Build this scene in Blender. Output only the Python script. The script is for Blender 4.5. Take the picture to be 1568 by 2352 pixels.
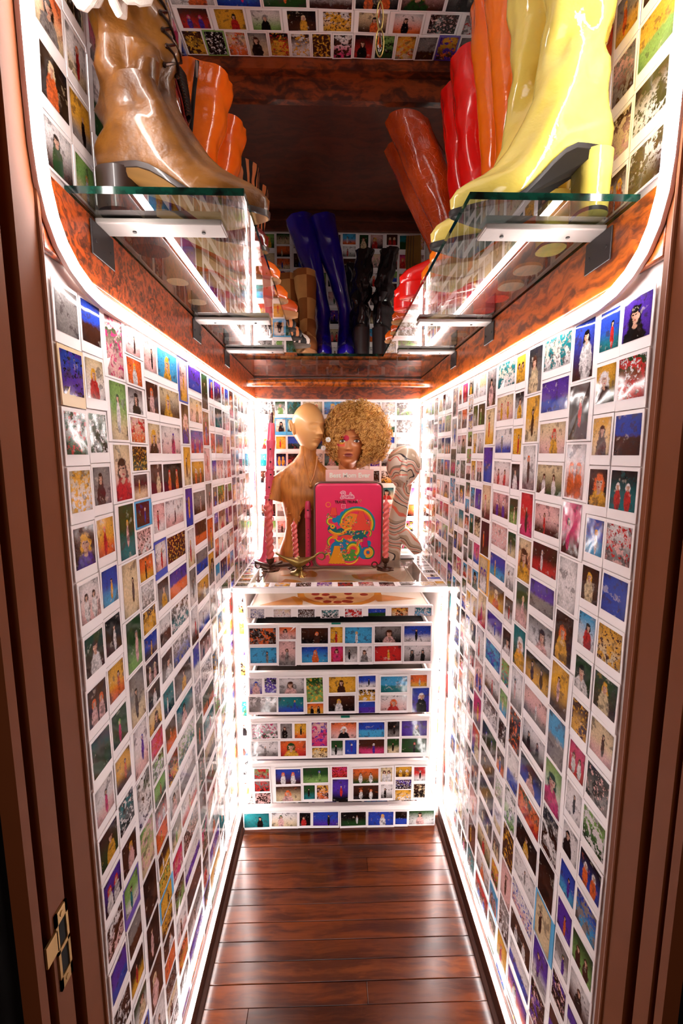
import bpy, math, random
from math import sin, cos, pi, sqrt, exp, radians, atan2, hypot
from mathutils import Vector, Matrix, noise as mn
random.seed(7)
S = bpy.context.scene
COL = S.collection
for o in list(bpy.data.objects): bpy.data.objects.remove(o)

# ------------------------------------------------------------------ camera, world, exposure
CAMZ = 1.49
yaw, pit = math.atan(26/1010), math.atan(136/1010)
F_ = Vector((sin(yaw)*cos(pit), cos(yaw)*cos(pit), -sin(pit)))
R_ = Vector((cos(yaw), -sin(yaw), 0)); U_ = R_.cross(F_)
cam = bpy.data.cameras.new('camera'); co = bpy.data.objects.new('camera', cam); COL.objects.link(co)
cam.sensor_fit = 'VERTICAL'; cam.sensor_height = 36; cam.sensor_width = 24; cam.lens = 1010/2352*36
cam.clip_start = .02
M = Matrix((R_, U_, -F_)).transposed().to_4x4(); M.translation = (0, 0, CAMZ); co.matrix_world = M
S.camera = co
w = bpy.data.worlds.new('world'); S.world = w; w.use_nodes = True
w.node_tree.nodes['Background'].inputs[0].default_value = (1, .42, .28, 1)
w.node_tree.nodes['Background'].inputs[1].default_value = .035
LED_STRENGTH = 21.0
hl = bpy.data.lights.new('added_fill_light', 'AREA'); hl.shape = 'DISK'; hl.size = .9; hl.energy = 2.4; hl.color = (1, .93, .9)  # added fill from behind the camera, brightens the dresser front and boots
ho = bpy.data.objects.new('added_fill_light', hl); COL.objects.link(ho); ho.location = (-.1, -1.3, 1.9)
ho.rotation_euler = (Vector((.04, 1.6, .9))-Vector(ho.location)).to_track_quat('-Z', 'Y').to_euler()
vs = S.view_settings; vs.view_transform = 'Standard'; vs.look = 'None'; vs.gamma = 1; vs.use_curve_mapping = False
vs.exposure = 1.3
S.cycles.use_denoising = True
S.cycles.max_bounces = 12; S.cycles.diffuse_bounces = 8; S.cycles.glossy_bounces = 3; S.cycles.transparent_max_bounces = 12
S.cycles.sample_clamp_indirect = 25; S.cycles.caustics_reflective = False; S.cycles.caustics_refractive = False

# ------------------------------------------------------------------ key dimensions (metres)
WL, WR, YB = -.373, .453, 2.22      # left wall, right wall, back wall
YJ = .625                           # inner edge of the door jamb
TOP = .985                          # top of the dresser
GL = 1.862                          # top of the glass shelves
CEIL = 2.53

# ------------------------------------------------------------------ materials
def lin(c):
    if isinstance(c, str):
        c = [int(c[i:i+2], 16)/255 for i in (0, 2, 4)]
    return tuple((x/12.92 if x <= .04045 else ((x+.055)/1.055)**2.4) for x in c)
def newmat(n):
    m = bpy.data.materials.new(n); m.use_nodes = True
    return m, m.node_tree, m.node_tree.nodes['Principled BSDF']
def nd(t, ty, **k):
    n = t.nodes.new(ty)
    for a, v in k.items(): setattr(n, a, v)
    return n
def setin(t, n, i, v):
    if isinstance(v, bpy.types.NodeSocket): t.links.new(v, n.inputs[i])
    elif v is not None:
        n.inputs[i].default_value = (v[0], v[1], v[2], 1) if (isinstance(v, (tuple, list)) and len(v) == 3 and n.inputs[i].type == 'RGBA') else v
def mth(t, op, a, b=None, c=None, clamp=False):
    n = nd(t, 'ShaderNodeMath', operation=op, use_clamp=clamp)
    setin(t, n, 0, a)
    if b is not None: setin(t, n, 1, b)
    if c is not None: setin(t, n, 2, c)
    return n.outputs[0]
def mixc(t, f, a, b, blend='MIX'):
    n = nd(t, 'ShaderNodeMix', data_type='RGBA', blend_type=blend)
    setin(t, n, 0, f)
    for i, v in ((6, a), (7, b)):
        if isinstance(v, bpy.types.NodeSocket): t.links.new(v, n.inputs[i])
        else: n.inputs[i].default_value = (v[0], v[1], v[2], 1)
    return n.outputs[2]
def sstep(t, x, a, b):
    n = nd(t, 'ShaderNodeMapRange', interpolation_type='SMOOTHSTEP')
    setin(t, n, 0, x); setin(t, n, 1, a); setin(t, n, 2, b)
    return n.outputs[0]
def noise(t, vec, sc, det=2, rough=.5):
    n = nd(t, 'ShaderNodeTexNoise'); setin(t, n, 'Vector', vec)
    n.inputs['Scale'].default_value = sc; n.inputs['Detail'].default_value = det; n.inputs['Roughness'].default_value = rough
    return n
def objco(t, scale=(1, 1, 1)):
    tc = nd(t, 'ShaderNodeTexCoord'); mp = nd(t, 'ShaderNodeMapping')
    t.links.new(tc.outputs['Object'], mp.inputs[0]); mp.inputs['Scale'].default_value = scale
    return mp.outputs[0]
def bump(t, b, h, strength=.3, dist=.001):
    n = nd(t, 'ShaderNodeBump'); n.inputs['Strength'].default_value = strength; n.inputs['Distance'].default_value = dist
    t.links.new(h, n.inputs['Height']); t.links.new(n.outputs[0], b.inputs['Normal'])
MC = {}
def plain(name, col, rough=.5, metal=0, coat=0, bmp=None, vary=.12, spec=.5, sub=0):
    if name in MC: return MC[name]
    m, t, b = newmat(name); c = lin(col)
    v = objco(t); n = noise(t, v, 14, 3)
    dk = tuple(x*(1-vary*2) for x in c); lt = tuple(min(1, x*(1+vary)) for x in c)
    t.links.new(mixc(t, n.outputs['Fac'], dk, lt), b.inputs['Base Color'])
    b.inputs['Roughness'].default_value = rough; b.inputs['Metallic'].default_value = metal
    b.inputs['Coat Weight'].default_value = coat; b.inputs['Coat Roughness'].default_value = .05
    b.inputs['Specular IOR Level'].default_value = spec
    if bmp:
        n2 = noise(t, v, bmp[0], 3, .6); bump(t, b, n2.outputs['Fac'], bmp[1], bmp[2] if len(bmp) > 2 else .001)
    MC[name] = m; return m
def wood(name, c1, c2, axis=1, sc=1., rough=.35, coat=.2, burl=0.):
    m, t, b = newmat(name)
    s = [38*sc, 38*sc, 38*sc]; s[axis] = 3.2*sc
    v = objco(t, s)
    n0 = noise(t, objco(t, (5, 5, 5)), 1.5+burl*2, 3)
    dv = nd(t, 'ShaderNodeVectorMath', operation='MULTIPLY_ADD'); t.links.new(n0.outputs['Color'], dv.inputs[0])
    k = 2+6*burl; dv.inputs[1].default_value = (k, k, k); t.links.new(v, dv.inputs[2])
    n1 = noise(t, dv.outputs[0], 1.6, 4, .6)
    wv = sstep(t, n1.outputs['Fac'], .36, .62)
    n2 = noise(t, objco(t, [x*4 for x in s]), 2., 2)
    col = mixc(t, wv, lin(c1), lin(c2))
    col = mixc(t, mth(t, 'MULTIPLY', n2.outputs['Fac'], .35), col, tuple(x*.35 for x in lin(c1)))
    t.links.new(col, b.inputs['Base Color'])
    b.inputs['Roughness'].default_value = rough; b.inputs['Coat Weight'].default_value = coat; b.inputs['Coat Roughness'].default_value = .2
    bump(t, b, n2.outputs['Fac'], .15, .0006)
    return m
def leather(name, c1, c2, rough=.25, coat=.6, scale=12, crease=.5, croc=False):
    m, t, b = newmat(name); v = objco(t)
    n = noise(t, v, scale, 4, .6); f = sstep(t, n.outputs['Fac'], .3, .7)
    t.links.new(mixc(t, f, lin(c1), lin(c2)), b.inputs['Base Color'])
    b.inputs['Roughness'].default_value = rough; b.inputs['Coat Weight'].default_value = coat; b.inputs['Coat Roughness'].default_value = .06
    if croc:
        vo = nd(t, 'ShaderNodeTexVoronoi', feature='DISTANCE_TO_EDGE'); t.links.new(v, vo.inputs['Vector']); vo.inputs['Scale'].default_value = 75
        h = sstep(t, vo.outputs['Distance'], 0., .12); bump(t, b, h, .5, .0012)
    else:
        n2 = noise(t, objco(t, (1, 1, 1.6)), 22, 4, .55); bump(t, b, n2.outputs['Fac'], crease, .004)
    return m
def emit(name, col, st):
    m, t, b = newmat(name)
    b.inputs['Base Color'].default_value = (*col, 1); b.inputs['Emission Color'].default_value = (*col, 1); b.inputs['Emission Strength'].default_value = st
    n = noise(t, objco(t), 30, 1)
    t.links.new(mixc(t, n.outputs['Fac'], tuple(x*.97 for x in col), col), b.inputs['Emission Color'])
    return m

def photo_mat():
    m, t, b = newmat('instant_photo_print')
    def att(n):
        a = nd(t, 'ShaderNodeAttribute', attribute_name=n); return a
    def xyz(n):
        s = nd(t, 'ShaderNodeSeparateXYZ'); t.links.new(att(n).outputs['Vector'], s.inputs[0]); return s.outputs
    asp, hx, hy = xyz('p1'); s, bw, bh = xyz('p2'); hz, soft, busy = xyz('p3'); seed, eyes, grp = xyz('p4')
    uv = nd(t, 'ShaderNodeUVMap', uv_map='UVMap'); sp = nd(t, 'ShaderNodeSeparateXYZ'); t.links.new(uv.outputs[0], sp.inputs[0])
    u, v = sp.outputs[0], sp.outputs[1]
    px = mth(t, 'MULTIPLY', mth(t, 'SUBTRACT', u, .5), asp)
    cb = nd(t, 'ShaderNodeCombineXYZ'); t.links.new(px, cb.inputs[0]); t.links.new(v, cb.inputs[1]); t.links.new(seed, cb.inputs[2])
    P = cb.outputs[0]
    n1 = noise(t, P, 3.2, 3, .6); n2 = noise(t, P, 8, 3, .65); n3 = noise(t, P, 20, 2, .6)
    d1 = mth(t, 'SUBTRACT', n2.outputs['Fac'], .5)
    sc = nd(t, 'ShaderNodeSeparateColor'); t.links.new(n1.outputs['Color'], sc.inputs[0])
    # background: upper and lower colour, then blotches
    hv = mth(t, 'ADD', v, mth(t, 'MULTIPLY', d1, .25))
    f = sstep(t, hv, mth(t, 'SUBTRACT', hz, soft), mth(t, 'ADD', hz, soft))
    col = mixc(t, f, att('bgb').outputs['Color'], att('bga').outputs['Color'])
    th = mth(t, 'SUBTRACT', .66, mth(t, 'MULTIPLY', busy, .16))
    g = mth(t, 'MULTIPLY', sstep(t, sc.outputs[1], th, mth(t, 'ADD', th, .05)), mth(t, 'MULTIPLY', busy, 1.2, clamp=True))
    col = mixc(t, g, col, att('acc').outputs['Color'])
    g2 = mth(t, 'MULTIPLY', sstep(t, n2.outputs['Fac'], mth(t, 'SUBTRACT', .70, mth(t, 'MULTIPLY', busy, .17)), .60), mth(t, 'GREATER_THAN', busy, .55))
    col = mixc(t, g2, col, att('sub').outputs['Color'])
    # one or two figures
    gx = mth(t, 'ABSOLUTE', px)
    xx = nd(t, 'ShaderNodeMix', data_type='FLOAT'); setin(t, xx, 0, grp); setin(t, xx, 2, px); setin(t, xx, 3, gx)
    dx = mth(t, 'SUBTRACT', xx.outputs[0], hx); dx = mth(t, 'ADD', dx, mth(t, 'MULTIPLY', mth(t, 'MULTIPLY', d1, s), .9))
    dy = mth(t, 'SUBTRACT', v, hy)
    S_ = mth(t, 'MAXIMUM', s, .001); on = mth(t, 'GREATER_THAN', s, .01)
    def ell(cx, cy, rx, ry, soft_=.14):
        a = mth(t, 'DIVIDE', mth(t, 'SUBTRACT', dx, cx), rx); c = mth(t, 'DIVIDE', mth(t, 'SUBTRACT', dy, cy), ry)
        d = mth(t, 'SQRT', mth(t, 'ADD', mth(t, 'MULTIPLY', a, a), mth(t, 'MULTIPLY', c, c)))
        return mth(t, 'MULTIPLY', mth(t, 'SUBTRACT', 1, sstep(t, d, 1-soft_, 1+soft_)), on)
    q = lambda k: mth(t, 'MULTIPLY', S_, k)
    hb = ell(0, q(-.25), q(.66), q(1.0), .2)
    col = mixc(t, hb, col, att('hair').outputs['Color'])
    BW = mth(t, 'MULTIPLY', S_, bw); BH = mth(t, 'MULTIPLY', S_, bh)
    bcy = mth(t, 'MULTIPLY', mth(t, 'ADD', BH, q(.45)), -1)
    body = ell(0, bcy, BW, BH, .1)
    sh = mixc(t, sstep(t, n2.outputs['Fac'], .42, .62), att('sub').outputs['Color'], mixc(t, .45, att('sub').outputs['Color'], (.01, .008, .01)))
    col = mixc(t, body, col, sh)
    col = mixc(t, ell(0, q(-.6), q(.22), q(.3)), col, (.62, .33, .22))
    face = ell(0, 0, q(.40), q(.56), .08)
    skin = mixc(t, sstep(t, dx, q(-.35), q(.4)), (.78, .46, .33), (.5, .25, .16))
    col = mixc(t, face, col, skin)
    fr = ell(0, q(.48), q(.48), q(.26), .15); col = mixc(t, fr, col, att('hair').outputs['Color'])
    ax = mth(t, 'ABSOLUTE', dx)
    def spot(cx, cy, rx, ry):
        a = mth(t, 'DIVIDE', mth(t, 'SUBTRACT', ax, q(cx)), q(rx)); c = mth(t, 'DIVIDE', mth(t, 'SUBTRACT', dy, q(cy)), q(ry))
        d = mth(t, 'ADD', mth(t, 'MULTIPLY', a, a), mth(t, 'MULTIPLY', c, c))
        return mth(t, 'MULTIPLY', mth(t, 'SUBTRACT', 1, sstep(t, d, .6, 1.3)), eyes)
    col = mixc(t, spot(.17, .10, .09, .055), col, (.03, .015, .01))
    col = mixc(t, spot(0, -.28, .13, .06), col, (.42, .05, .05))
    # scene detail, contrast grain and printed vignette
    n5 = noise(t, P, 3.6, 4, .62); inv = mth(t, 'SUBTRACT', 1, face)
    col = mixc(t, mth(t, 'MULTIPLY', mth(t, 'MULTIPLY', sstep(t, n5.outputs['Fac'], .63, .69), inv), .35), col, (.85, .72, .6))
    col = mixc(t, mth(t, 'MULTIPLY', mth(t, 'MULTIPLY', mth(t, 'SUBTRACT', 1, sstep(t, n5.outputs['Fac'], .38, .43)), inv), .6), col, (.05, .03, .03))
    hs = nd(t, 'ShaderNodeHueSaturation'); hs.inputs['Saturation'].default_value = .97; hs.inputs['Value'].default_value = .95; t.links.new(col, hs.inputs['Color']); col = hs.outputs[0]
    k = sstep(t, n3.outputs['Fac'], .3, .75)
    col = mixc(t, mth(t, 'MULTIPLY', mth(t, 'SUBTRACT', 1, k), .3), col, (.01, .008, .008))
    uu = mth(t, 'SUBTRACT', u, .5); vv = mth(t, 'SUBTRACT', v, .5)
    rr = mth(t, 'ADD', mth(t, 'MULTIPLY', uu, uu), mth(t, 'MULTIPLY', vv, vv))
    col = mixc(t, mth(t, 'MULTIPLY', sstep(t, rr, .12, .5), .5), col, (.01, .01, .015))
    t.links.new(col, b.inputs['Base Color'])
    b.inputs['Roughness'].default_value = .10; b.inputs['Specular IOR Level'].default_value = .32
    n4 = noise(t, objco(t), 16, 2, .5); bump(t, b, n4.outputs['Fac'], .35, .004)
    return m
def paper_mat():
    m, t, b = newmat('white_photo_border')
    a = nd(t, 'ShaderNodeAttribute', attribute_name='rim')
    n = noise(t, objco(t), 9, 2)
    t.links.new(mixc(t, mth(t, 'MULTIPLY', n.outputs['Fac'], .06), a.outputs['Color'], (.62, .52, .5)), b.inputs['Base Color'])
    b.inputs['Roughness'].default_value = .32
    n4 = noise(t, objco(t), 16, 2, .5); bump(t, b, n4.outputs['Fac'], .25, .003)
    return m
M_PH, M_PAPER = photo_mat(), paper_mat()

# ------------------------------------------------------------------ object helpers
def tag(o, label=None, cat=None, group=None, kind=None):
    if label: o['label'] = label
    if cat: o['category'] = cat
    if group: o['group'] = group
    if kind: o['kind'] = kind
    return o
def thing(name, label, cat, loc=(0, 0, 0), group=None, rot=0):
    o = bpy.data.objects.new(name, None); COL.objects.link(o); o.empty_display_size = .02
    o.location = loc; o.rotation_euler = (0, 0, rot)
    return tag(o, label, cat, group)
def dup(root, loc, label=None, rot=None, top=True):
    c = root.copy(); COL.objects.link(c)
    if loc is not None: c.location = loc
    if rot is not None: c.rotation_euler = (0, 0, rot)
    if label: c['label'] = label
    for ch in [x for x in COL.objects if x.parent == root]:
        d = dup(ch, None); d.parent = c
    return c
class B:
    def __init__(s): s.v = []; s.f = []; s.m = []
    def add(s, vs, fs, m=0):
        k = len(s.v); s.v += [tuple(p) for p in vs]; s.f += [[i+k for i in f] for f in fs]
        s.m += (m if isinstance(m, list) else [m]*len(fs)); return s
    def box(s, a, b, m=0):
        x0, y0, z0 = a; x1, y1, z1 = b
        return s.add([(x0, y0, z0), (x1, y0, z0), (x1, y1, z0), (x0, y1, z0), (x0, y0, z1), (x1, y0, z1), (x1, y1, z1), (x0, y1, z1)],
                     [[0, 3, 2, 1], [4, 5, 6, 7], [0, 1, 5, 4], [1, 2, 6, 5], [2, 3, 7, 6], [3, 0, 4, 7]], m)
    def loft(s, rings, m=0, cap=(1, 1), closed=True, loop=False):
        n = len(rings[0]); vs = [p for r in rings for p in r]; fs = []
        R = len(rings)
        for i in range(R if loop else R-1):
            j2 = (i+1) % R
            for j in range(n if closed else n-1):
                a, b_ = i*n+j, i*n+(j+1) % n; c, d = j2*n+(j+1) % n, j2*n+j
                fs.append([a, b_, c, d])
        if not loop and closed:
            if cap[0]: fs.append(list(range(n))[::-1])
            if cap[1]: fs.append([(R-1)*n+j for j in range(n)])
        return s.add(vs, fs, m)
    def tube(s, path, r, n=8, m=0, cap=(1, 1), loop=False, sq=None):
        P = [Vector(p) for p in path]; rings = []; L = len(P); up = None
        for i, p in enumerate(P):
            d = (P[(i+1) % L]-P[i-1]) if loop else (P[min(i+1, L-1)]-P[max(i-1, 0)])
            d.normalize()
            if up is None:
                up = Vector((0, 0, 1)) if abs(d.z) < .9 else Vector((0, 1, 0))
            x = d.cross(up).normalized(); up = x.cross(d).normalized()
            rr = r[i] if isinstance(r, (list, tuple)) else r
            k = sq or (1, 1)
            rings.append([p+x*(rr*k[0]*cos(2*pi*j/n))+up*(rr*k[1]*sin(2*pi*j/n)) for j in range(n)])
        return s.loft(rings, m, cap, True, loop)
    def lathe(s, c, prof, n=24, m=0, cap=(1, 1), sx=1, sy=1):
        return s.loft([[(c[0]+r*sx*cos(2*pi*j/n), c[1]+r*sy*sin(2*pi*j/n), c[2]+z) for j in range(n)] for r, z in prof], m, cap)
    def sphere(s, c, r, n=12, m=0):
        r = r if isinstance(r, (tuple, list)) else (r, r, r); h = max(4, n//2)
        rings = [[(c[0]+r[0]*max(.01, sin(pi*i/h))*cos(2*pi*j/n), c[1]+r[1]*max(.01, sin(pi*i/h))*sin(2*pi*j/n), c[2]-r[2]*cos(pi*i/h)) for j in range(n)] for i in range(h+1)]
        return s.loft(rings, m)
    def make(s, name, mats, parent=None, off=None, smooth=True, label=None):
        if off is None: off = tuple(parent.location) if parent is not None and parent.type == 'EMPTY' else (0, 0, 0)
        me = bpy.data.meshes.new(name)
        me.from_pydata([(a-off[0], b_-off[1], c-off[2]) for a, b_, c in s.v], [], s.f)
        for m_ in (mats if isinstance(mats, (list, tuple)) else [mats]): me.materials.append(m_)
        me.polygons.foreach_set('material_index', s.m)
        if smooth:
            me.polygons.foreach_set('use_smooth', [True]*len(s.f))
            try: me.set_sharp_from_angle(angle=radians(40))
            except Exception: pass
        me.validate(); me.update()
        o = bpy.data.objects.new(name, me); COL.objects.link(o)
        if parent is not None: o.parent = parent
        elif off != (0, 0, 0): o.location = off
        if label: o['label'] = label
        return o
def bevel(o, w_=.003, seg=2):
    md = o.modifiers.new('b', 'BEVEL'); md.width = w_; md.segments = seg; md.limit_method = 'ANGLE'; return o
def local(name, bb, mats, parent, **k): return bb.make(name, mats, parent, off=(0, 0, 0), **k)

# ------------------------------------------------------------------ instant photo cards
PAL = dict(w='f4ecec', p='f0b9b4', g='8f8683', k='0b0708', n='4a2313', b='1740b8', s='3aa6dc', t='127a80', v='5226a8', r='d1180f',
           o='f0650c', y='f0ad1c', e='1f4a1c', l='86b35a', m='e02a72', c='ecd0a4')
PALL = {k: lin(v) for k, v in PAL.items()}
WHITE = lin('fbf4f4')
def rand_spec(rng):
    ty = rng.choice('PPBBBFFFFGGLAAA')
    if rng.random() < .55: bg = rng.choice('wwccgpnn') + rng.choice('wcgnkpe')
    else: bg = rng.choice('bsvelyonkkmtr') + rng.choice('nkewbcgo')
    return ty + bg + rng.choice('wkknrrogpybmec') + rng.choice('nkykoc')
def attrs(sp, asp, rng):
    ty = sp[0]; bga, bgb, sub, hair = [PALL[c] for c in sp[1:5]]
    acc = PALL[rng.choice(sp[1:5])]
    hx = rng.uniform(-.16, .16)*asp; hy = .6; s = 0; bw = 1; bh = 2; hz = .5; soft = .5; busy = .25; ey = 0; grp = 0
    if ty == 'P': s, hy, bw, bh, ey, busy = .34, .56, 1.2, 1.5, 1, .2
    if ty == 'B': s, hy, bw, bh, ey = .20, .66, 1.15, 2.2, .8
    if ty == 'F': s, hy, bw, bh, hz, soft = .10, .68, .75, 3.0, .35, .25
    if ty == 'G': s, hy, bw, bh, grp, ey, hx = .15, .62, .95, 2.2, 1, .6, asp*.2
    if ty == 'L': hz, soft, busy = rng.uniform(.38, .55), .07, .3
    if ty == 'A': busy = 1.0; soft = .4
    s *= min(1, .35+asp*.8)*rng.uniform(.8, 1.15); hy += rng.uniform(-.05, .06)
    return dict(bga=bga, bgb=bgb, sub=sub, acc=acc, hair=hair, p1=(asp, hx, hy), p2=(s, bw, bh), p3=(hz, soft, busy), p4=(rng.uniform(0, 90), ey, grp))
def card_geo(c, img, T, U, N, rng, flat=False):
    """c = card rect, img = picture rect (t0,u0,t1,u1) in plane axes T (across), U (up), N (out). verts relative to the card's middle"""
    ct, cu = (c[0]+c[2])/2, (c[1]+c[3])/2
    a = 0 if flat else rng.gauss(0, .008); th = .0012; base = 0 if flat else rng.uniform(0, .0016)
    lift = [0 if flat else max(0, rng.gauss(0, .0009)) for _ in range(4)]
    def P(t_, u_, n_):
        x, y = t_-ct, u_-cu; x, y = x*cos(a)-y*sin(a), x*sin(a)+y*cos(a)
        return T*x+U*y+N*n_
    def lf(t_, u_):
        ft, fu = (t_-c[0])/(c[2]-c[0]), (u_-c[1])/(c[3]-c[1])
        return lift[0]*(1-ft)*(1-fu)+lift[1]*ft*(1-fu)+lift[2]*ft*fu+lift[3]*(1-ft)*fu
    q = [(c[0], c[1]), (c[2], c[1]), (c[2], c[3]), (c[0], c[3])]
    vs = [P(x, y, base+lf(x, y)*.5) for x, y in q]+[P(x, y, base+th+lf(x, y)) for x, y in q]
    qi = [(img[0], img[1]), (img[2], img[1]), (img[2], img[3]), (img[0], img[3])]
    vs += [P(x, y, base+th+.0003+lf(x, y)) for x, y in qi]
    fs = [[3, 2, 1, 0], [4, 5, 6, 7], [0, 1, 5, 4], [1, 2, 6, 5], [2, 3, 7, 6], [3, 0, 4, 7], [8, 9, 10, 11]]
    if T.cross(U).dot(N) < 0: fs = [f[::-1] for f in fs]
    return (ct, cu), vs, fs
def finish_cards(name, vs, fs, A, rims, parent, loc, label=None, stuff=False, flip=False):
    me = bpy.data.meshes.new(name); me.from_pydata(vs, [], fs)
    me.materials.append(M_PAPER); me.materials.append(M_PH)
    nC = len(fs)//7
    me.polygons.foreach_set('material_index', ([0]*6+[1])*nC)
    uvl = me.uv_layers.new(name='UVMap'); uvs = []
    for i in range(nC):
        uvs += [0, 0]*24; uvs += [0, 1, 1, 1, 1, 0, 0, 0] if flip else [0, 0, 1, 0, 1, 1, 0, 1]
    uvl.data.foreach_set('uv', uvs)
    for k in ('bga', 'bgb', 'sub', 'acc', 'hair', 'p1', 'p2', 'p3', 'p4'):
        at = me.attributes.new(k, 'FLOAT_VECTOR', 'FACE'); d = []
        for a in A: d += list(a[k])*7
        at.data.foreach_set('vector', d)
    at = me.attributes.new('rim', 'FLOAT_VECTOR', 'FACE'); d = []
    for r in rims: d += list(r)*7
    at.data.foreach_set('vector', d)
    me.update()
    o = bpy.data.objects.new(name, me); COL.objects.link(o); o.location = loc; o.parent = parent
    if label: o['label'] = label
    if stuff: o['kind'] = 'stuff'
    return o
def cards(L, parent, org, T, U, N, limit=300, rng=random, flat=False):
    """L: list of (card rect, image rect, spec, rim, label, rank); org maps (t,u) to the world: org + T*t + U*u"""
    L.sort(key=lambda q: -q[5]); T, U, N, org = Vector(T), Vector(U), Vector(N), Vector(org)
    pl = parent.location if parent.type != 'EMPTY' or parent.parent is None else Vector((0, 0, 0))
    rv, rf, rA, rr = [], [], [], []
    for i, (c, im, sp, rim, lab, rk) in enumerate(L):
        (ct, cu), vs, fs = card_geo(c, im, T, U, N, rng, flat)
        fl = T.cross(U).dot(N) < 0
        ctr = org+T*ct+U*cu
        A = attrs(sp, (im[2]-im[0])/(im[3]-im[1]), rng)
        if fl:  # keep the picture upright on mirrored planes
            pass
        if i < limit: finish_cards('instant_photo', vs, fs, [A], [rim or WHITE], parent, ctr-pl, lab, False, fl)
        else:
            k = len(rv); rv += [ctr-pl+v for v in vs]; rf += [[j+k for j in f] for f in fs]; rA.append(A); rr.append(rim or WHITE)
    if rv: finish_cards('far_instant_photos', rv, rf, rA, rr, parent, (0, 0, 0), None, True, T.cross(U).dot(N) < 0)
def layout(cols, z_top, z_bot, rng, specs=None, t_rank=None, down=True, labels={}):
    out = []
    for ci, (a, b_, ty) in enumerate(cols):
        z = z_top - (rng.uniform(0, .004))
        sp_all = (specs or {})
        r = 0
        rim_y = rng.random() < .5
        while z > z_bot+.02:
            pitch = {'P': .0845, 'W': .0845, 'T': .1075, 'C': .0545, 'M': .0845}[ty]*rng.uniform(.992, 1.006)
            z1 = z-pitch
            cells = [(a, b_)]
            if ty == 'P':
                cut = a+(b_-a)*(.57 if (ci+0) % 2 == 0 else .43)
                cells = [(a, cut), (cut, b_)]
            for k, (p, q) in enumerate(cells):
                g = .0008; c = (p+g, max(z1+g, z_bot), q-g, z-g)
                if ty in 'PWM': im = (p+.005, z1+.017, q-.005, z-.0065)
                elif ty == 'T': m1, m2 = (.0135, .0065) if rim_y else (.0065, .0135); im = (p+m1, z1+.0045, q-m2, z-.0045)
                else: m1, m2 = (.013, .006) if rim_y else (.006, .013); im = (p+m1, z1+.004, q-m2, z-.004)
                im = (im[0], max(im[1], z_bot+.003), im[2], im[3])
                if im[3]-im[1] < .012 or c[3]-c[1] < .02: continue
                key = (ci, k, r); sp = sp_all.get(key) or rand_spec(rng)
                rim = None; lab = labels.get(key)
                if len(sp) > 5: rim = PALL[sp[5]]
                elif rng.random() < .012: rim = PALL[rng.choice('sybv')]
                out.append((c, im, sp[:5], rim, lab, -(p+q)/2*2-abs((z+z1)/2-1.2)*.3))
            z = z1; r += 1
    return out
def spec_cols(txt):
    d = {}
    for key, s in txt.items():
        for r, sp in enumerate(s.split()): d[(key[0], key[1], r)] = sp
    return d
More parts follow.
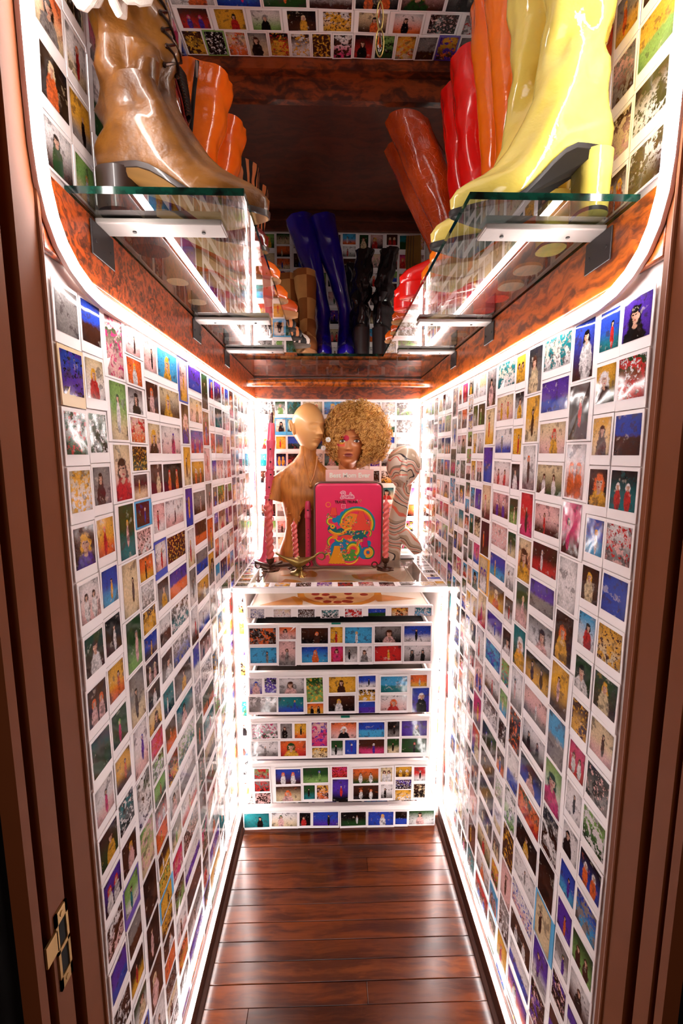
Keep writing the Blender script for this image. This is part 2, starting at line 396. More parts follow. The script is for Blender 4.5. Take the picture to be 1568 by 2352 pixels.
DRAWERS=[
[(-0.294, 0.887, -0.244, 0.921, 'Awgbw'), (-0.209, 0.89, -0.146, 0.92, 'Acwpw'), (-0.12, 0.889, -0.059, 0.919, 'Angwg'), (-0.033, 0.881, 0.029, 0.916, 'Atkww'), (0.053, 0.888, 0.115, 0.919, 'Awwrw'), (0.139, 0.891, 0.203, 0.919, 'Lbeen'), (0.225, 0.891, 0.287, 0.922, 'Aycon'), (0.311, 0.891, 0.373, 0.922, 'Atsww')] ,
[(-0.3, 0.786, -0.203, 0.848, 'Akngo'), (-0.19, 0.805, -0.129, 0.851, 'Boppk'), (-0.109, 0.787, -0.01, 0.847, 'Bnkno'), (-0.001, 0.788, 0.044, 0.849, 'Fyyrn'), (0.053, 0.786, 0.153, 0.848, 'Fsswy'), (0.164, 0.788, 0.262, 0.85, 'Pgkpn'), (0.274, 0.789, 0.373, 0.851, 'Fbwkn'), (-0.299, 0.712, -0.202, 0.773, 'Fssgk'), (-0.193, 0.7, -0.132, 0.796, 'Fpggn'), (-0.108, 0.712, -0.011, 0.773, 'Bbsoo'), (0.001, 0.713, 0.046, 0.773, 'Bmrmn'), (0.053, 0.712, 0.099, 0.773, 'Fgwkk'), (0.108, 0.712, 0.154, 0.773, 'Bwwgn'), (0.165, 0.714, 0.264, 0.774, 'Frryy'), (0.275, 0.713, 0.375, 0.774, 'Gwgkk')] ,
[(-0.304, 0.589, -0.259, 0.65, 'Bwvpb'), (-0.249, 0.593, -0.205, 0.653, 'Akvwk'), (-0.194, 0.589, -0.101, 0.65, 'Pwgpn'), (-0.092, 0.553, -0.03, 0.651, 'Aelye'), (-0.007, 0.591, 0.093, 0.653, 'Byynn'), (0.105, 0.61, 0.169, 0.656, 'Fbwkk'), (0.189, 0.589, 0.289, 0.653, 'Lsttw'), (0.302, 0.61, 0.364, 0.656, 'Foywy'), (-0.309, 0.515, -0.206, 0.576, 'Awggt'), (-0.199, 0.514, -0.104, 0.575, 'Ftbby'), (-0.09, 0.506, -0.029, 0.547, 'Goykn'), (-0.009, 0.515, 0.09, 0.577, 'Bnkwy'), (0.105, 0.556, 0.168, 0.601, 'Akyyw'), (0.106, 0.505, 0.168, 0.551, 'Lbvkw'), (0.189, 0.514, 0.289, 0.576, 'Pwpro'), (0.31, 0.505, 0.374, 0.604, 'Bbvkw')] ,
[(-0.301, 0.406, -0.204, 0.467, 'Awemm'), (-0.193, 0.405, -0.149, 0.466, 'Bggkn'), (-0.139, 0.406, -0.095, 0.466, 'Fyokk'), (-0.074, 0.371, -0.015, 0.469, 'Apmvm'), (-0.0, 0.402, 0.097, 0.467, 'Popkw'), (0.106, 0.405, 0.205, 0.466, 'Lbske'), (0.217, 0.406, 0.263, 0.468, 'Fkgkn'), (0.272, 0.407, 0.369, 0.469, 'Bvvkn'), (-0.304, 0.333, -0.204, 0.395, 'Fwggw'), (-0.194, 0.331, -0.097, 0.394, 'Porye'), (-0.073, 0.323, -0.014, 0.365, 'Aycnn'), (0.001, 0.332, 0.045, 0.393, 'Fewkk'), (0.054, 0.334, 0.098, 0.393, 'Fbbvw'), (0.107, 0.336, 0.205, 0.395, 'Fnmvw'), (0.217, 0.337, 0.263, 0.396, 'Feckn'), (0.273, 0.337, 0.369, 0.396, 'Feekr')] ,
[(-0.297, 0.236, -0.241, 0.279, 'Algrw'), (-0.297, 0.184, -0.239, 0.227, 'Agkro'), (-0.296, 0.132, -0.237, 0.176, 'Ankpw'), (-0.215, 0.213, -0.119, 0.276, 'Gbnwo'), (-0.109, 0.217, -0.012, 0.28, 'Fellb'), (0.003, 0.237, 0.062, 0.282, 'Amrkn'), (0.085, 0.211, 0.184, 0.272, 'Goewn'), (0.193, 0.216, 0.238, 0.276, 'Gccwn'), (0.252, 0.235, 0.314, 0.278, 'Gynyw'), (0.324, 0.217, 0.368, 0.275, 'Frwkw'), (-0.215, 0.14, -0.118, 0.203, 'Pncpo'), (-0.107, 0.147, -0.064, 0.206, 'Fetkk'), (-0.056, 0.146, -0.011, 0.205, 'Ayopn'), (0.005, 0.133, 0.066, 0.228, 'Fvkrv'), (0.087, 0.141, 0.185, 0.2, 'Gnkwo'), (0.195, 0.143, 0.24, 0.202, 'Fwgkn'), (0.252, 0.183, 0.314, 0.223, 'Avkwn'), (0.251, 0.135, 0.313, 0.178, 'Aywyw'), (0.324, 0.144, 0.368, 0.202, 'Ankcr')] ,
]
APRON= [(-0.344, 0.018, -0.246, 0.079, 'Bttkk'), (-0.236, 0.02, -0.136, 0.08, 'Bwcpe'), (-0.126, 0.021, -0.083, 0.077, 'Bkkrn'), (-0.072, 0.02, 0.027, 0.079, 'Fbvkk'), (0.038, 0.017, 0.137, 0.076, 'Fkewn'), (0.147, 0.017, 0.247, 0.076, 'Bbbwy'), (0.255, 0.019, 0.301, 0.075, 'Lkbbb'), (0.31, 0.015, 0.41, 0.075, 'Bewpk')]
# ------------------------------------------------------------------ the setting
M_WALL = plain('white_wall_paint', 'efe6e2', .6, bmp=(60, .1))
M_RAIL_L = wood('left_rail_wood', '4a1a06', 'c4500c', 1, .45, .35, .25, .9)
M_RAIL_R = wood('right_rail_wood', '5a2306', 'c8600f', 1, .8, .35, .25, .12)
M_BEAM = wood('beam_wood', '4a1a08', 'a04413', 0, .7, .4, .2, .2)
M_DARKW = wood('dark_shelf_wood', '4e1e0c', '6a2a12', 0, .5, .55, .1, .1)
M_JAMB = plain('brown_painted_trim', '7c4220', .6, bmp=(90, .12), vary=.06, spec=.18)
M_BASE = plain('brown_painted_baseboard', '34160a', .5, bmp=(70, .1), vary=.08, spec=.2)
M_DARK = plain('dark_recess', '0a0504', .9)
M_OUT = plain('dark_outer_wall', '050202', .95)
def st(name, bb, mats, **k):
    o = bb.make(name, mats, None, **k); o['kind'] = 'structure'; return o
def wl(o):
    v = Vector((0, 0, 0))
    while o is not None: v += o.location; o = o.parent
    return v
wall_left = st('wall_left', B().box((WL-.03, .60, 0), (WL-.0015, YB+.03, 2.62)), M_WALL)
wall_right = st('wall_right', B().box((WR+.0015, .60, 0), (WR+.03, YB+.03, 2.62)), M_WALL)
wall_back = st('wall_back', B().box((WL-.03, YB+.0015, 0), (WR+.03, YB+.03, 2.62)), M_WALL)
ceiling = st('ceiling', B().box((WL-.03, .45, CEIL+.0015), (WR+.03, 1.345, CEIL+.03)), M_WALL)
# rails that carry the glass shelves
trim_1 = bevel(st('trim_1', B().box((WL, YJ*.973+.001, 1.748), (WL+.010, 2.2, 1.85)), M_RAIL_L))
trim_2 = bevel(st('trim_2', B().box((WR-.010, YJ*.978+.001, 1.748), (WR, 2.2, 1.85)), M_RAIL_R))
trim_3 = bevel(st('trim_3', B().box((WL, 2.198, 1.75), (WR, YB, 1.85)), M_BEAM))
# high shelf at the back
trim_4 = st('trim_4', B().box((WL, 1.345, 2.447), (WR, 1.365, 2.515)).box((WL, 1.32, 2.503), (WR, 1.37, 2.53)), M_BEAM)
st('trim_5', B().box((WL, 1.365, 2.60), (WR, YB, 2.62)), M_DARKW)
st('trim_6', B().box((WL, YB-.018, 2.515), (WR, YB, 2.6)).box((WL, YB-.03, 2.555), (WR, YB-.018, 2.572)), M_DARKW)
st('trim_7', B().box((WL, 1.365, 2.50), (WL+.018, YB-.018, 2.60)).box((WR-.018, 1.365, 2.50), (WR, YB-.018, 2.60)), M_DARKW)
rod = thing('closet_rod', 'round brown wooden rod under the rear glass shelf', 'rod', (.04, 2.0, 1.795))
B().tube([(WL, 2.0, 1.795), (WR, 2.0, 1.795)], .016, 16).make('rod', M_RAIL_R, rod)
B().lathe((0, 0, 0), [(0, 0)], 3) if 0 else None
# door jambs: inner board, groove, outer board, groove, casing
def jamb(sx, X, segs, nm, bead):
    d = .022
    for i, (a, b_) in enumerate(segs):
        st('trim_%d' % (nm+i), B().box((min(X, X+sx*d), a, 0), (max(X, X+sx*d), b_, 2.62)), M_JAMB)
    st('trim_%d' % (nm+len(segs)), B().tube([(X-sx*.0005, bead, 0), (X-sx*.0005, bead, 2.62)], .0035, 8), M_JAMB)
    st('trim_%d' % (nm+len(segs)+1), B().box((min(X+sx*.05, X+sx*.09), .44, 0), (max(X+sx*.05, X+sx*.09), .60, 2.62)), M_DARK)
jamb(-1, WL+.0102, [(.557, .608), (.500, .532), (.470, .484)], 10, .601)
jamb(1, WR-.0102, [(.5515, .611), (.5055, .532), (.483, .496)], 20, .5955)
st('wall_front', B().box((-1.6, .38, 0), (WL-.045, .46, 2.8)).box((WR+.045, .38, 0), (1.6, .46, 2.8)).box((-1.6, .38, 2.62), (1.6, .46, 3.0)), M_OUT)
# floor boards
M_FL = []
for i, (a, b_) in enumerate((('40190a', '662c0d'), ('3a1608', '5e280c'), ('481d0a', '6e3210'))):
    m = wood('floor_board_%d' % i, a, b_, 0, .55, .2, .0, -.2); M_FL.append(m)
    t = m.node_tree; b = t.nodes['Principled BSDF']
    n = noise(t, objco(t), 9, 5, .7); n.name = 'scuff'
    t.links.new(mth(t, 'ADD', .10, mth(t, 'MULTIPLY', n.outputs['Fac'], .2)), b.inputs['Roughness']); b.inputs['Specular IOR Level'].default_value = .38
floor = st('floor', B().box((-1.0, -.2, -.03), (1.1, YB, -.003)), M_DARK)
rg = random.Random(3); y = 2.2; k = 0
while y > .3:
    pw = .0545; bb = B()
    x0, x1 = (WL, WR) if y < 1.7 and y > .62 else (-.9, 1.0)
    cuts = [x0]+([x0+(x1-x0)*rg.uniform(.15, .85)] if rg.random() < .25 else [])+[x1]
    for a, b_ in zip(cuts, cuts[1:]):
        o = B().box((a+.0004, y-pw+.0007, -.012), (b_-.0004, y-.0006, .008+rg.uniform(-.0006, .0004))).make('plank', M_FL[k % 3 if rg.random() < .7 else rg.randrange(3)], floor, smooth=False)
        md = o.modifiers.new('b', 'BEVEL'); md.width = .0009; md.segments = 1
        k += 1
    y -= pw
for sx, X, nm in ((1, WL, 'baseboard_left'), (-1, WR, 'baseboard_right')):
    a, b_ = sorted((X, X+sx*.019))
    bb = B().box((a, YJ-.02, 0), (b_, 1.60, .072))
    P = [(X+sx*.016, y_, 0) for y_ in (YJ-.02, 1.6)]
    bb.loft([[(X+sx*.018, y_, 0), (X+sx*.030, y_, 0), (X+sx*.0300, y_, .010), (X+sx*.0285, y_, .016), (X+sx*.024, y_, .021), (X+sx*.018, y_, .023)] for y_ in (YJ-.02, 1.6)])
    bevel(st(nm, bb, M_BASE), .002)
# brass strike plate in the left jamb
M_BRASSOLD = plain('worn_brass', 'b08a55', .35, .8, bmp=(60, .3))
sp = thing('strike_plate', 'worn brass latch strike plate on the left door jamb', 'strike plate', (WL, .5195, .83))
bb = B(); X = WL+.0098
for a, b_ in (((.507, .775), (.532, .793)), ((.507, .872), (.532, .89)), ((.507, .775), (.5115, .89)), ((.5275, .775), (.532, .89)), ((.507, .83), (.532, .836)), ((.486, .838), (.509, .868))):
    bb.box((X, a[0], a[1]), (X+.003, b_[0], b_[1]))
bb.make('plate', M_BRASSOLD, sp, smooth=False)
B().box((X, .5115, .793), (X+.0012, .5275, .872)).make('latch_hole', M_DARK, sp, smooth=False)
for z in (.783, .881): B().tube([(X, .5195, z), (X+.004, .5195, z)], .0035, 10).make('screw', M_BRASSOLD, sp)

# ------------------------------------------------------------------ neon light tubes
M_LED = emit('glowing_tube', (1, .93, .90), LED_STRENGTH)
M_CASE = plain('white_silicone_casing', 'c8a8a0', .6, spec=.2)
def light_tube(name, lab, path, sx):
    r = thing(name, lab, 'light tube', path[len(path)//2], 'light tubes along the closet walls')
    B().tube(path, .0078, 10).make('glowing_tube', M_LED, r)
    B().tube([(p[0]-sx*.005, p[1], p[2]) for p in path], .0084, 6, sq=(1, 1)).make('casing', M_CASE, r)
arc = [(1.50, 1.741), (.90, 1.7365), (.83, 1.735), (.775, 1.737), (.73, 1.745), (.695, 1.759), (.668, 1.779), (.65, 1.805), (.638, 1.84), (.633, 1.88), (.631, 1.95), (.631, 2.1), (.631, 2.3), (.631, 2.5)]
for sx, X, side in ((1, WL, 'left'), (-1, WR, 'right')):
    AX = abs(X)
    def off(y_): return .0105+(.010*min(1, max(0, (.90-y_)/.08)) if y_ < .90 else 0)
    def pt(a, b_): o_ = off(a); k = (AX-o_)/AX; return (X+sx*o_, a*k, CAMZ+(b_-CAMZ)*k)
    p = [(X+sx*.014, 2.203, 1.0), (X+sx*.014, 2.203, 1.70), (X+sx*.014, 2.200, 1.727), (X+sx*.014, 2.185, 1.7415)]
    p += [pt(a, b_) for a, b_ in arc]
    light_tube('upper_light_tube', 'bright white neon tube curving down the %s wall front and along its wooden rail' % side, p, sx)
    p = [(X+sx*.013, 1.598, .975), (X+sx*.013, 1.598, .12), (X+sx*.013, 1.594, .095), (X+sx*.013, 1.575, .083), (X+sx*.013, YJ+.005, .083)]
    light_tube('lower_light_tube', 'bright white neon tube beside the dresser and along the %s baseboard' % side, p, sx)

# ------------------------------------------------------------------ photo cards on the walls
rg = random.Random(11)
LC = [(.631, .695, 'M'), (.695, .757, 'M'), (.757, .836, 'T'), (.836, .916, 'C'), (.916, .988, 'M'), (.988, 1.118, 'W'), (1.118, 1.192, 'T'), (1.192, 1.312, 'W'), (1.312, 1.392, 'T'),
      (1.392, 1.452, 'M'), (1.452, 1.55, 'W'), (1.55, 1.66, 'P'), (1.66, 1.742, 'T'), (1.742, 1.81, 'C'), (1.81, 1.93, 'P'), (1.93, 2.02, 'T'), (2.02, 2.11, 'W'), (2.11, 2.195, 'T')]
RC = [(.631, .70, 'M'), (.70, .758, 'M'), (.758, .839, 'T'), (.839, .952, 'W'), (.952, 1.033, 'T'), (1.033, 1.09, 'M'), (1.09, 1.205, 'W'), (1.205, 1.29, 'T'), (1.29, 1.40, 'P'), (1.40, 1.46, 'C'),
      (1.46, 1.57, 'P'), (1.57, 1.652, 'T'), (1.652, 1.74, 'W'), (1.74, 1.85, 'P'), (1.85, 1.93, 'T'), (1.93, 2.04, 'P'), (2.04, 2.12, 'C'), (2.12, 2.195, 'M')]
LS = spec_cols({
 (0, 0): 'Lggwn Abvknc Awero Acwyn Pnnvy Gwpwn Benwn Gnnpo Aneeg Fwpmn Bneyn Gvkwr Awpnp Lvbgn Ankwn Bnkrn Gnnpw Lvkwn Anngw',
 (1, 0): 'Lbnkn Bcwry Aekwn Bggnn Fyoro Fbsyn Fknwn Fyoon Feeml Fynon Atkwg Bnnpy Flwtnv Lgnkn Fkyrn Bewcn Anbwk Fntwn Lwgnk',
 (2, 0): 'Aepmp Flcwe Pcprn Fetpy Fccnk Felpg Fgcnk Fwpvb Agwng Alcpg Annkk Fkkpn Bnnpc Fwwgn Annbk',
 (3, 0): 'Fwpnk Boowy Pgwkk Apocr Aneym Fncyc Fnnbws Apwng Foynn Awggk Anyye Fbnyn Gnnpc Bnkwk Pcynn Arrmo Aeglw Flern Gnpwr Fooyn Fnywn Alyen Fyynks Aykno Bknwn Foorn Akngw Bcwnn Agwnk Fnrwn',
 (4, 0): 'Fppkn Bnnpo Pcpny Bnncn Fpwrn Fwprc Bngyn Lwnkg Pngwn Ftkwk Fnoon Anyrn Bwgpn Fgclw Arpmn Anlgk Fwpnn Anyow Bnknp',
 (5, 0): 'Pssyy Pcnyy Bwpmv Gkkor Fwpnw Annyk Lvooo Antwk Awbgw Bngyn Ptgpn Awtlg Lwgnp Fwrcn Agnpn Lwvgn Annke Fgwnn Lvgnk',
 (6, 0): 'Fpyyn Pnnvp Fycnn Fvbyy Fwcry Fgwnk Fwnrw Lvwgn', (7, 0): 'Lvbkg Bcpny Gbrvb Gynow Fgnpw Lnonn Lgbnn Byncn Fwbgn Gnpnw',
 (8, 0): 'Fennk Fnrvm Fpprr Fgpnr Fogyn', (10, 0): 'Bvknn Fntgc Fgyoo'})
RS = spec_cols({
 (0, 0): 'Pvvkk Aerwn Lbnwn Gktrw Awgrp Lbbcw Aycnk Bency Fcpnk Akgpn Alewp Gkbow Absgy Gelnn Bwnkn Lvwnk Anpgk',
 (1, 0): 'Fbtrk Pyekw Bycnn Pnkyo Fbswy Bnncy Bswrk Pekwk Anyyk Gmrwn Fwwkn Bwwkk Fbsvk Fvvon Fgwve Avkpn Lnvkn',
 (2, 0): 'Bbnwk Fkkrn Gwpoo Fmnmk Lwwvg Bnnyo Fynpn Lsgkg Plwme Akngw Aknkv Fccnk Fvwvn Aknpv Gpnkn',
 (3, 0): 'Acwgt Lvbwc Bcpyr Gcewn Fpnrn Fnrww Lvgwn Pgwpn Gkynk Fpgwp Gwkkn Pkbpn Aeroy Bkkyn Fwwgk Awpbt Gnkwn Lwbyc',
 (4, 0): 'Bkgcn Fycnk Fwgno Frmnr Pcoyn Feppc Pteyw Fwgpk Annok Lwbvb Awlee Annyk Fppnn Agnwk',
 (5, 0): 'Gyyyn Bkwyn Fyyrk Bkkwk Felcn Fecgk Fwgwn Fnwrk Pnkwk Altro Flscn Annkw Fnobc Awgle',
 (6, 0): 'Acwto Gcpyr Fwbgs Gwprn Gpnvw Appwp Fbsyc Pnyoc Fvwbn Asbvg Fwnrm Afwnr Gengb', (7, 0): 'Bgnpk Fcyon Lvbyy Fcnpr Fknon Gcnwvo Fcrmp Fwwrp'.replace('Gcnwvo', 'Gcnwvy'),
 (8, 0): 'Lcwyn Fkelw Fwgpk Gpwnr Fvvlg', (8, 1): 'Fwwgg Fegwk Bcwyy Bycpn Asgkb'})
for d in (LS, RS):
    for k_, v_ in list(d.items()):
        d[k_] = ''.join(c if (i == 0 or c in PAL) else 'n' for i, c in enumerate(v_))
        if d[k_][0] not in 'PBFGLA': d[k_] = 'A'+d[k_][1:]
LABL = {(2, 0, 2): 'instant photo of a person in a red helmet', (3, 0, 6): 'instant photo with a turquoise border and dark picture', (2, 0, 0): 'instant photo of pink blossom',
        (5, 0, 0): 'instant photo of a blonde figure on turquoise', (0, 0, 1): 'instant photo with a tan cardboard border and blue picture', (2, 0, 4): 'instant photo of a dark silhouette on beige'}
LABR = {(2, 0, 3): 'instant photo of a magenta figure among blossom', (3, 0, 1): 'instant photo of a violet sky over a castle', (3, 0, 5): 'instant photo of a white llama on brown',
        (2, 0, 0): 'instant photo of a man in a white shirt on dark blue', (0, 0, 0): 'instant photo of a dark-haired face on purple', (2, 0, 1): 'instant photo of a red dress on black'}
LS[(3, 0, 6)] = 'Fnnbws'; LS[(0, 0, 1)] = 'Abvknc'; LS[(1, 0, 12)] = 'Flwtnv'; LS[(3, 0, 22)] = 'Fyynks'; RS[(7, 0, 5)] = 'Gcnwvy'
def split(L): # the lower dresser hides what stands behind its front
    return [q for q in L if not (q[0][0] > 1.60 and q[0][3] < TOP+.02)]
LL = split(layout(LC, 1.726, .092, rg, LS, labels=LABL))
def clip(L):
    out = []
    for q in L:
        c, im = q[0], q[1]
        if c[0] > 1.59 and c[1] < TOP:
            c = (c[0], TOP, c[2], c[3]); im = (im[0], max(im[1], TOP+.004), im[2], im[3])
            if im[3]-im[1] < .015: continue
            q = (c, im)+q[2:]
        out.append(q)
    return out
up_l = layout([(.640, .71, 'M'), (.71, .77, 'M'), (.77, .85, 'T'), (.85, .93, 'C'), (.93, 1.05, 'P'), (1.05, 1.13, 'T'), (1.13, 1.25, 'P'), (1.25, 1.34, 'C')], 2.526, 1.866, rg)
up_l2 = layout([(1.34, 1.46, 'P'), (1.46, 1.54, 'T'), (1.54, 1.66, 'P'), (1.66, 1.72, 'M')], 2.49, 1.866, rg)
cards(clip(LL)+up_l+up_l2, wall_left, (WL, 0, 0), (0, 1, 0), (0, 0, 1), (1, 0, 0), rng=rg)
RR = split(layout(RC, 1.726, .092, rg, RS, labels=LABR))
RU = spec_cols({(0, 0): 'Awgro Bnkyo Bgwnn Lwsgn Bgnpw Lylek Anwkn', (1, 0): 'Fynnk Anonn Bgoon Fsyyn Fgyoy Afpng Anpcn'.replace('Af', 'A')})
for k_, v_ in list(RU.items()):
    if len(v_) < 5: RU[k_] = (v_+'nnnn')[:5]
up_r = layout([(.640, .715, 'M'), (.715, .775, 'M'), (.775, .855, 'T'), (.855, .94, 'C'), (.94, 1.06, 'P'), (1.06, 1.14, 'T'), (1.14, 1.26, 'P'), (1.26, 1.34, 'C')], 2.526, 1.866, rg, RU)
up_r2 = layout([(1.34, 1.46, 'P'), (1.46, 1.54, 'T'), (1.54, 1.66, 'P'), (1.66, 1.72, 'M')], 2.49, 1.866, rg)
cards(clip(RR)+up_r+up_r2, wall_right, (WR, 0, 0), (0, 1, 0), (0, 0, 1), (-1, 0, 0), rng=rg)
BS = spec_cols({(0, 0): 'Awgkg Fwgkn Pcwry Lstwg Bnkpn Fwprn Fnkwy Flwgy', (1, 0): 'Bewlg Bwckk Fyyrn Gkbyy Fggwn Fwpnn Lwgly', (1, 1): 'Atekk Atkek Lbkor Akrnn Fwnpk Awgny Bwlyn',
   (4, 0): 'Arrwo Akngw Annrw Gkwnn Anpgk', (5, 0): 'Bwgkv Bvpoc Lbwvk Abvpk Anngc', (5, 1): 'Awgcn Lwesn Lbwpc Awkgn Awyng', (6, 0): 'Awlgc Awwgk Lwgyb Aegwy'})
back = layout([(WL+.02, WL+.10, 'M'), (WL+.10, WL+.235, 'P'), (WL+.235, WL+.34, 'W'), (WL+.34, WL+.455, 'W'), (WL+.455, WL+.57, 'W'), (WL+.57, WL+.70, 'P'), (WL+.70, WL+.806, 'W')], 1.746, TOP, rg, BS)
back2 = layout([(WL+.0, WL+.12, 'P'), (WL+.12, WL+.20, 'C'), (WL+.20, WL+.31, 'W'), (WL+.31, WL+.43, 'P'), (WL+.43, WL+.51, 'C'), (WL+.51, WL+.63, 'P'), (WL+.63, WL+.70, 'C'), (WL+.70, WL+.826, 'P')], 2.513, 1.866, rg)
cards(back+back2, wall_back, (0, YB, 0), (1, 0, 0), (0, 0, 1), (0, -1, 0), rng=rg)
# ceiling: rows parallel to the beam (u runs toward the camera)
CL = []; u = -1.318; rows = [('mini', .0715), ('rot', .0575), ('wide', .0725), ('rot', .0575), ('mini', .0715), ('wide', .0725), ('rot', .0575), ('mini', .0715)]
CSP = ['Anyyc Akkwgl Acopn Bgcknn Akyrn Anwyk Annyk Awmkn Bkrkn Aleek Aycon Lgnyk Aynovv Bgnrk Annyy'.split(), 'Gnrvm Byyrk Bwlkg Bknyc Awyno Bcnok Bwokn Ankpw Afwrn Bpnrn'.replace('Af', 'Ag').split()]
CSP = [[(s[:5] if len(s) != 6 or s[5] not in 'lv' else s) for s in r] for r in CSP]
for ri, (ty, dp) in enumerate(rows):
    x = WL+.004; wd = {'mini': .054, 'rot': .086, 'wide': .107}[ty]; ci = 0
    while x+wd < WR+.01:
        c = (x+.0006, u+.0006, min(x+wd, WR)-.0006, u+dp-.0006)
        im = (x+.004, u+.004, x+wd-.004, u+dp-.0045) if ty != 'rot' else (x+.012, u+.0045, x+wd-.006, u+dp-.0045)
        sp_ = CSP[ri][ci] if ri < 2 and ci < len(CSP[ri]) else rand_spec(rg)
        sp_ = ''.join(q if (i == 0 or q in PAL) else 'n' for i, q in enumerate(sp_))
        CL.append((c, im, sp_[:5], PALL[sp_[5]] if len(sp_) > 5 else None, None, -ri)); x += wd; ci += 1
    u += dp
cards(CL, ceiling, (0, 0, CEIL), (1, 0, 0), (0, -1, 0), (0, 0, -1), rng=rg)

# ------------------------------------------------------------------ glass shelves and brackets
def glass_mats():
    m, t, b = newmat('clear_glass'); t.nodes.remove(b); out = t.nodes['Material Output']
    tr = nd(t, 'ShaderNodeBsdfTransparent'); gl = nd(t, 'ShaderNodeBsdfGlossy'); gl.inputs['Roughness'].default_value = .015
    n = noise(t, objco(t, (1, 1, 1)), 5, 3); tr.inputs[0].default_value = (.9, .95, .92, 1)
    t.links.new(mixc(t, n.outputs['Fac'], (.74, .79, .76), (.82, .86, .84)), tr.inputs[0])
    fr = nd(t, 'ShaderNodeFresnel'); fr.inputs[0].default_value = 1.52
    ms = nd(t, 'ShaderNodeMixShader'); ge = nd(t, 'ShaderNodeNewGeometry'); t.links.new(mth(t, 'MULTIPLY', mth(t, 'SUBTRACT', 1, ge.outputs['Backfacing']), mth(t, 'MULTIPLY', fr.outputs[0], 1.9, clamp=True)), ms.inputs[0])
    t.links.new(tr.outputs[0], ms.inputs[1]); t.links.new(gl.outputs[0], ms.inputs[2]); t.links.new(ms.outputs[0], out.inputs[0])
    e, t, b = newmat('green_glass_edge'); n = noise(t, objco(t), 40, 3)
    t.links.new(mixc(t, sstep(t, n.outputs['Fac'], .35, .7), lin('010a08'), lin('06382b')), b.inputs['Base Color'])
    b.inputs['Roughness'].default_value = .1
    return m, e
M_GLASS, M_GEDGE = glass_mats()
M_GTOP = M_GLASS.copy(); M_GTOP.name = 'dresser_glass'
for q in M_GTOP.node_tree.nodes:
    if q.type == 'MIX': q.inputs[6].default_value = (.93, .90, .86, 1); q.inputs[7].default_value = (.99, .97, .94, 1)
for q in M_GTOP.node_tree.nodes:
    if q.type == 'MATH' and q.operation == 'MULTIPLY' and not q.inputs[1].is_linked: q.inputs[1].default_value = .5
def glass_shelf(lab, x0, x1, y0, y1):
    r = thing('glass_shelf', lab, 'shelf', ((x0+x1)/2, (y0+y1)/2, GL-.01))
    bb = B().box((x0, y0, GL-.01), (x1, y1, GL)); bb.m = [0, 0, 1, 1, 1, 1]
    bb.make('pane', [M_GLASS, M_GEDGE], r, smooth=False)
    c = B()
    for x in ([x0+(x1-x0)*.30] if x1-x0 < .4 else []): pass
    return r
glass_shelf('clear glass side shelf with a green edge under the brown lace-up boot', WL+.001, -.121, .683, 1.725)
glass_shelf('clear glass side shelf with a green edge under the yellow boots', .2025, WR-.001, .683, 1.725)
glass_shelf('clear glass rear shelf under the blue and black boots', WL+.001, WR-.001, 1.728, 2.197)
M_STEEL = plain('brushed_grey_steel', '8f8580', .4, .55, bmp=(120, .15)); M_BLK = plain('black_metal_plate', '241c1c', .45, .3)
for i, (y_, yy) in enumerate(((.735, 'nearest the door'), (1.235, 'in the middle'), (1.59, 'nearest the back'))):
    for sx, X, side in ((1, WL+.0105, 'left'), (-1, WR-.0105, 'right')):
        r = thing('shelf_bracket', 'grey metal shelf bracket on the %s rail, %s' % (side, yy), 'bracket', (X, y_+.025, 1.80), 'glass shelf brackets')
        a, b_ = sorted((X, X+sx*.20))
        if i == 0: a, b_ = sorted((X, X+sx*.195))
        o = B().box((a, y_+.008, 1.842), (b_, y_+.052, 1.8505)).make('arm', M_STEEL, r, smooth=False); bevel(o, .002)
        a, b_ = sorted((X, X+sx*.003))
        bevel(B().box((a, y_-.008, 1.792), (b_, y_+.062, 1.842)).make('wall_plate', M_BLK, r, smooth=False), .001)
        for q in (.05, .16): B().tube([(X+sx*q, y_+.034, 1.8405), (X+sx*q, y_+.034, 1.843)], .0032, 10).make('screw', M_BLK, r)
        for q in (.004, .05): B().tube([(X+sx*.002, y_+q, 1.815), (X+sx*.0042, y_+q, 1.815)], .003, 8).make('screw', M_BLK, r)

# ------------------------------------------------------------------ dresser
M_WHITE = plain('white_lacquer', 'f8f1ee', .35, vary=.02); M_INS = plain('drawer_inside', '3a322e', .7)
dr = thing('dresser', 'white five-drawer dresser covered with instant photos against the back wall', 'dresser', (.04, 1.9, 0))
bb = B()
bb.box((WL+.002, 1.62, 0), (-.325, 2.19, TOP-.005)).box((.417, 1.62, 0), (WR-.002, 2.19, TOP-.005)).box((-.325, 2.175, 0), (.417, 2.19, TOP-.005))
bb.box((WL+.002, 1.617, .961), (WR-.002, 1.68, TOP-.0015)).box((-.325, 1.68, .961), (-.312, 2.175, TOP-.0015)).box((.402, 1.68, .961), (.417, 2.175, TOP-.0015)).box((-.312, 2.12, .961), (.402, 2.175, TOP-.0015))
bb.box((-.325, 1.66, .06), (.417, 2.17, .112))
bevel(bb.make('carcass', M_WHITE, dr, smooth=False), .0015)
bevel(B().box((-.349, 1.572, 0), (.415, 1.70, .10)).make('plinth', M_WHITE, dr, smooth=False), .002)
B().box((-.311, 1.681, .978), (.401, 2.119, .9835)).make('glass_top', M_GTOP, dr, smooth=False)
DZ = [(.889, .929), (.70, .861), (.502, .674), (.316, .487), (.13, .301)]
LIN = [None, '120e0c', '3a2a22', '43201c', '5d4a58']
dwr = []
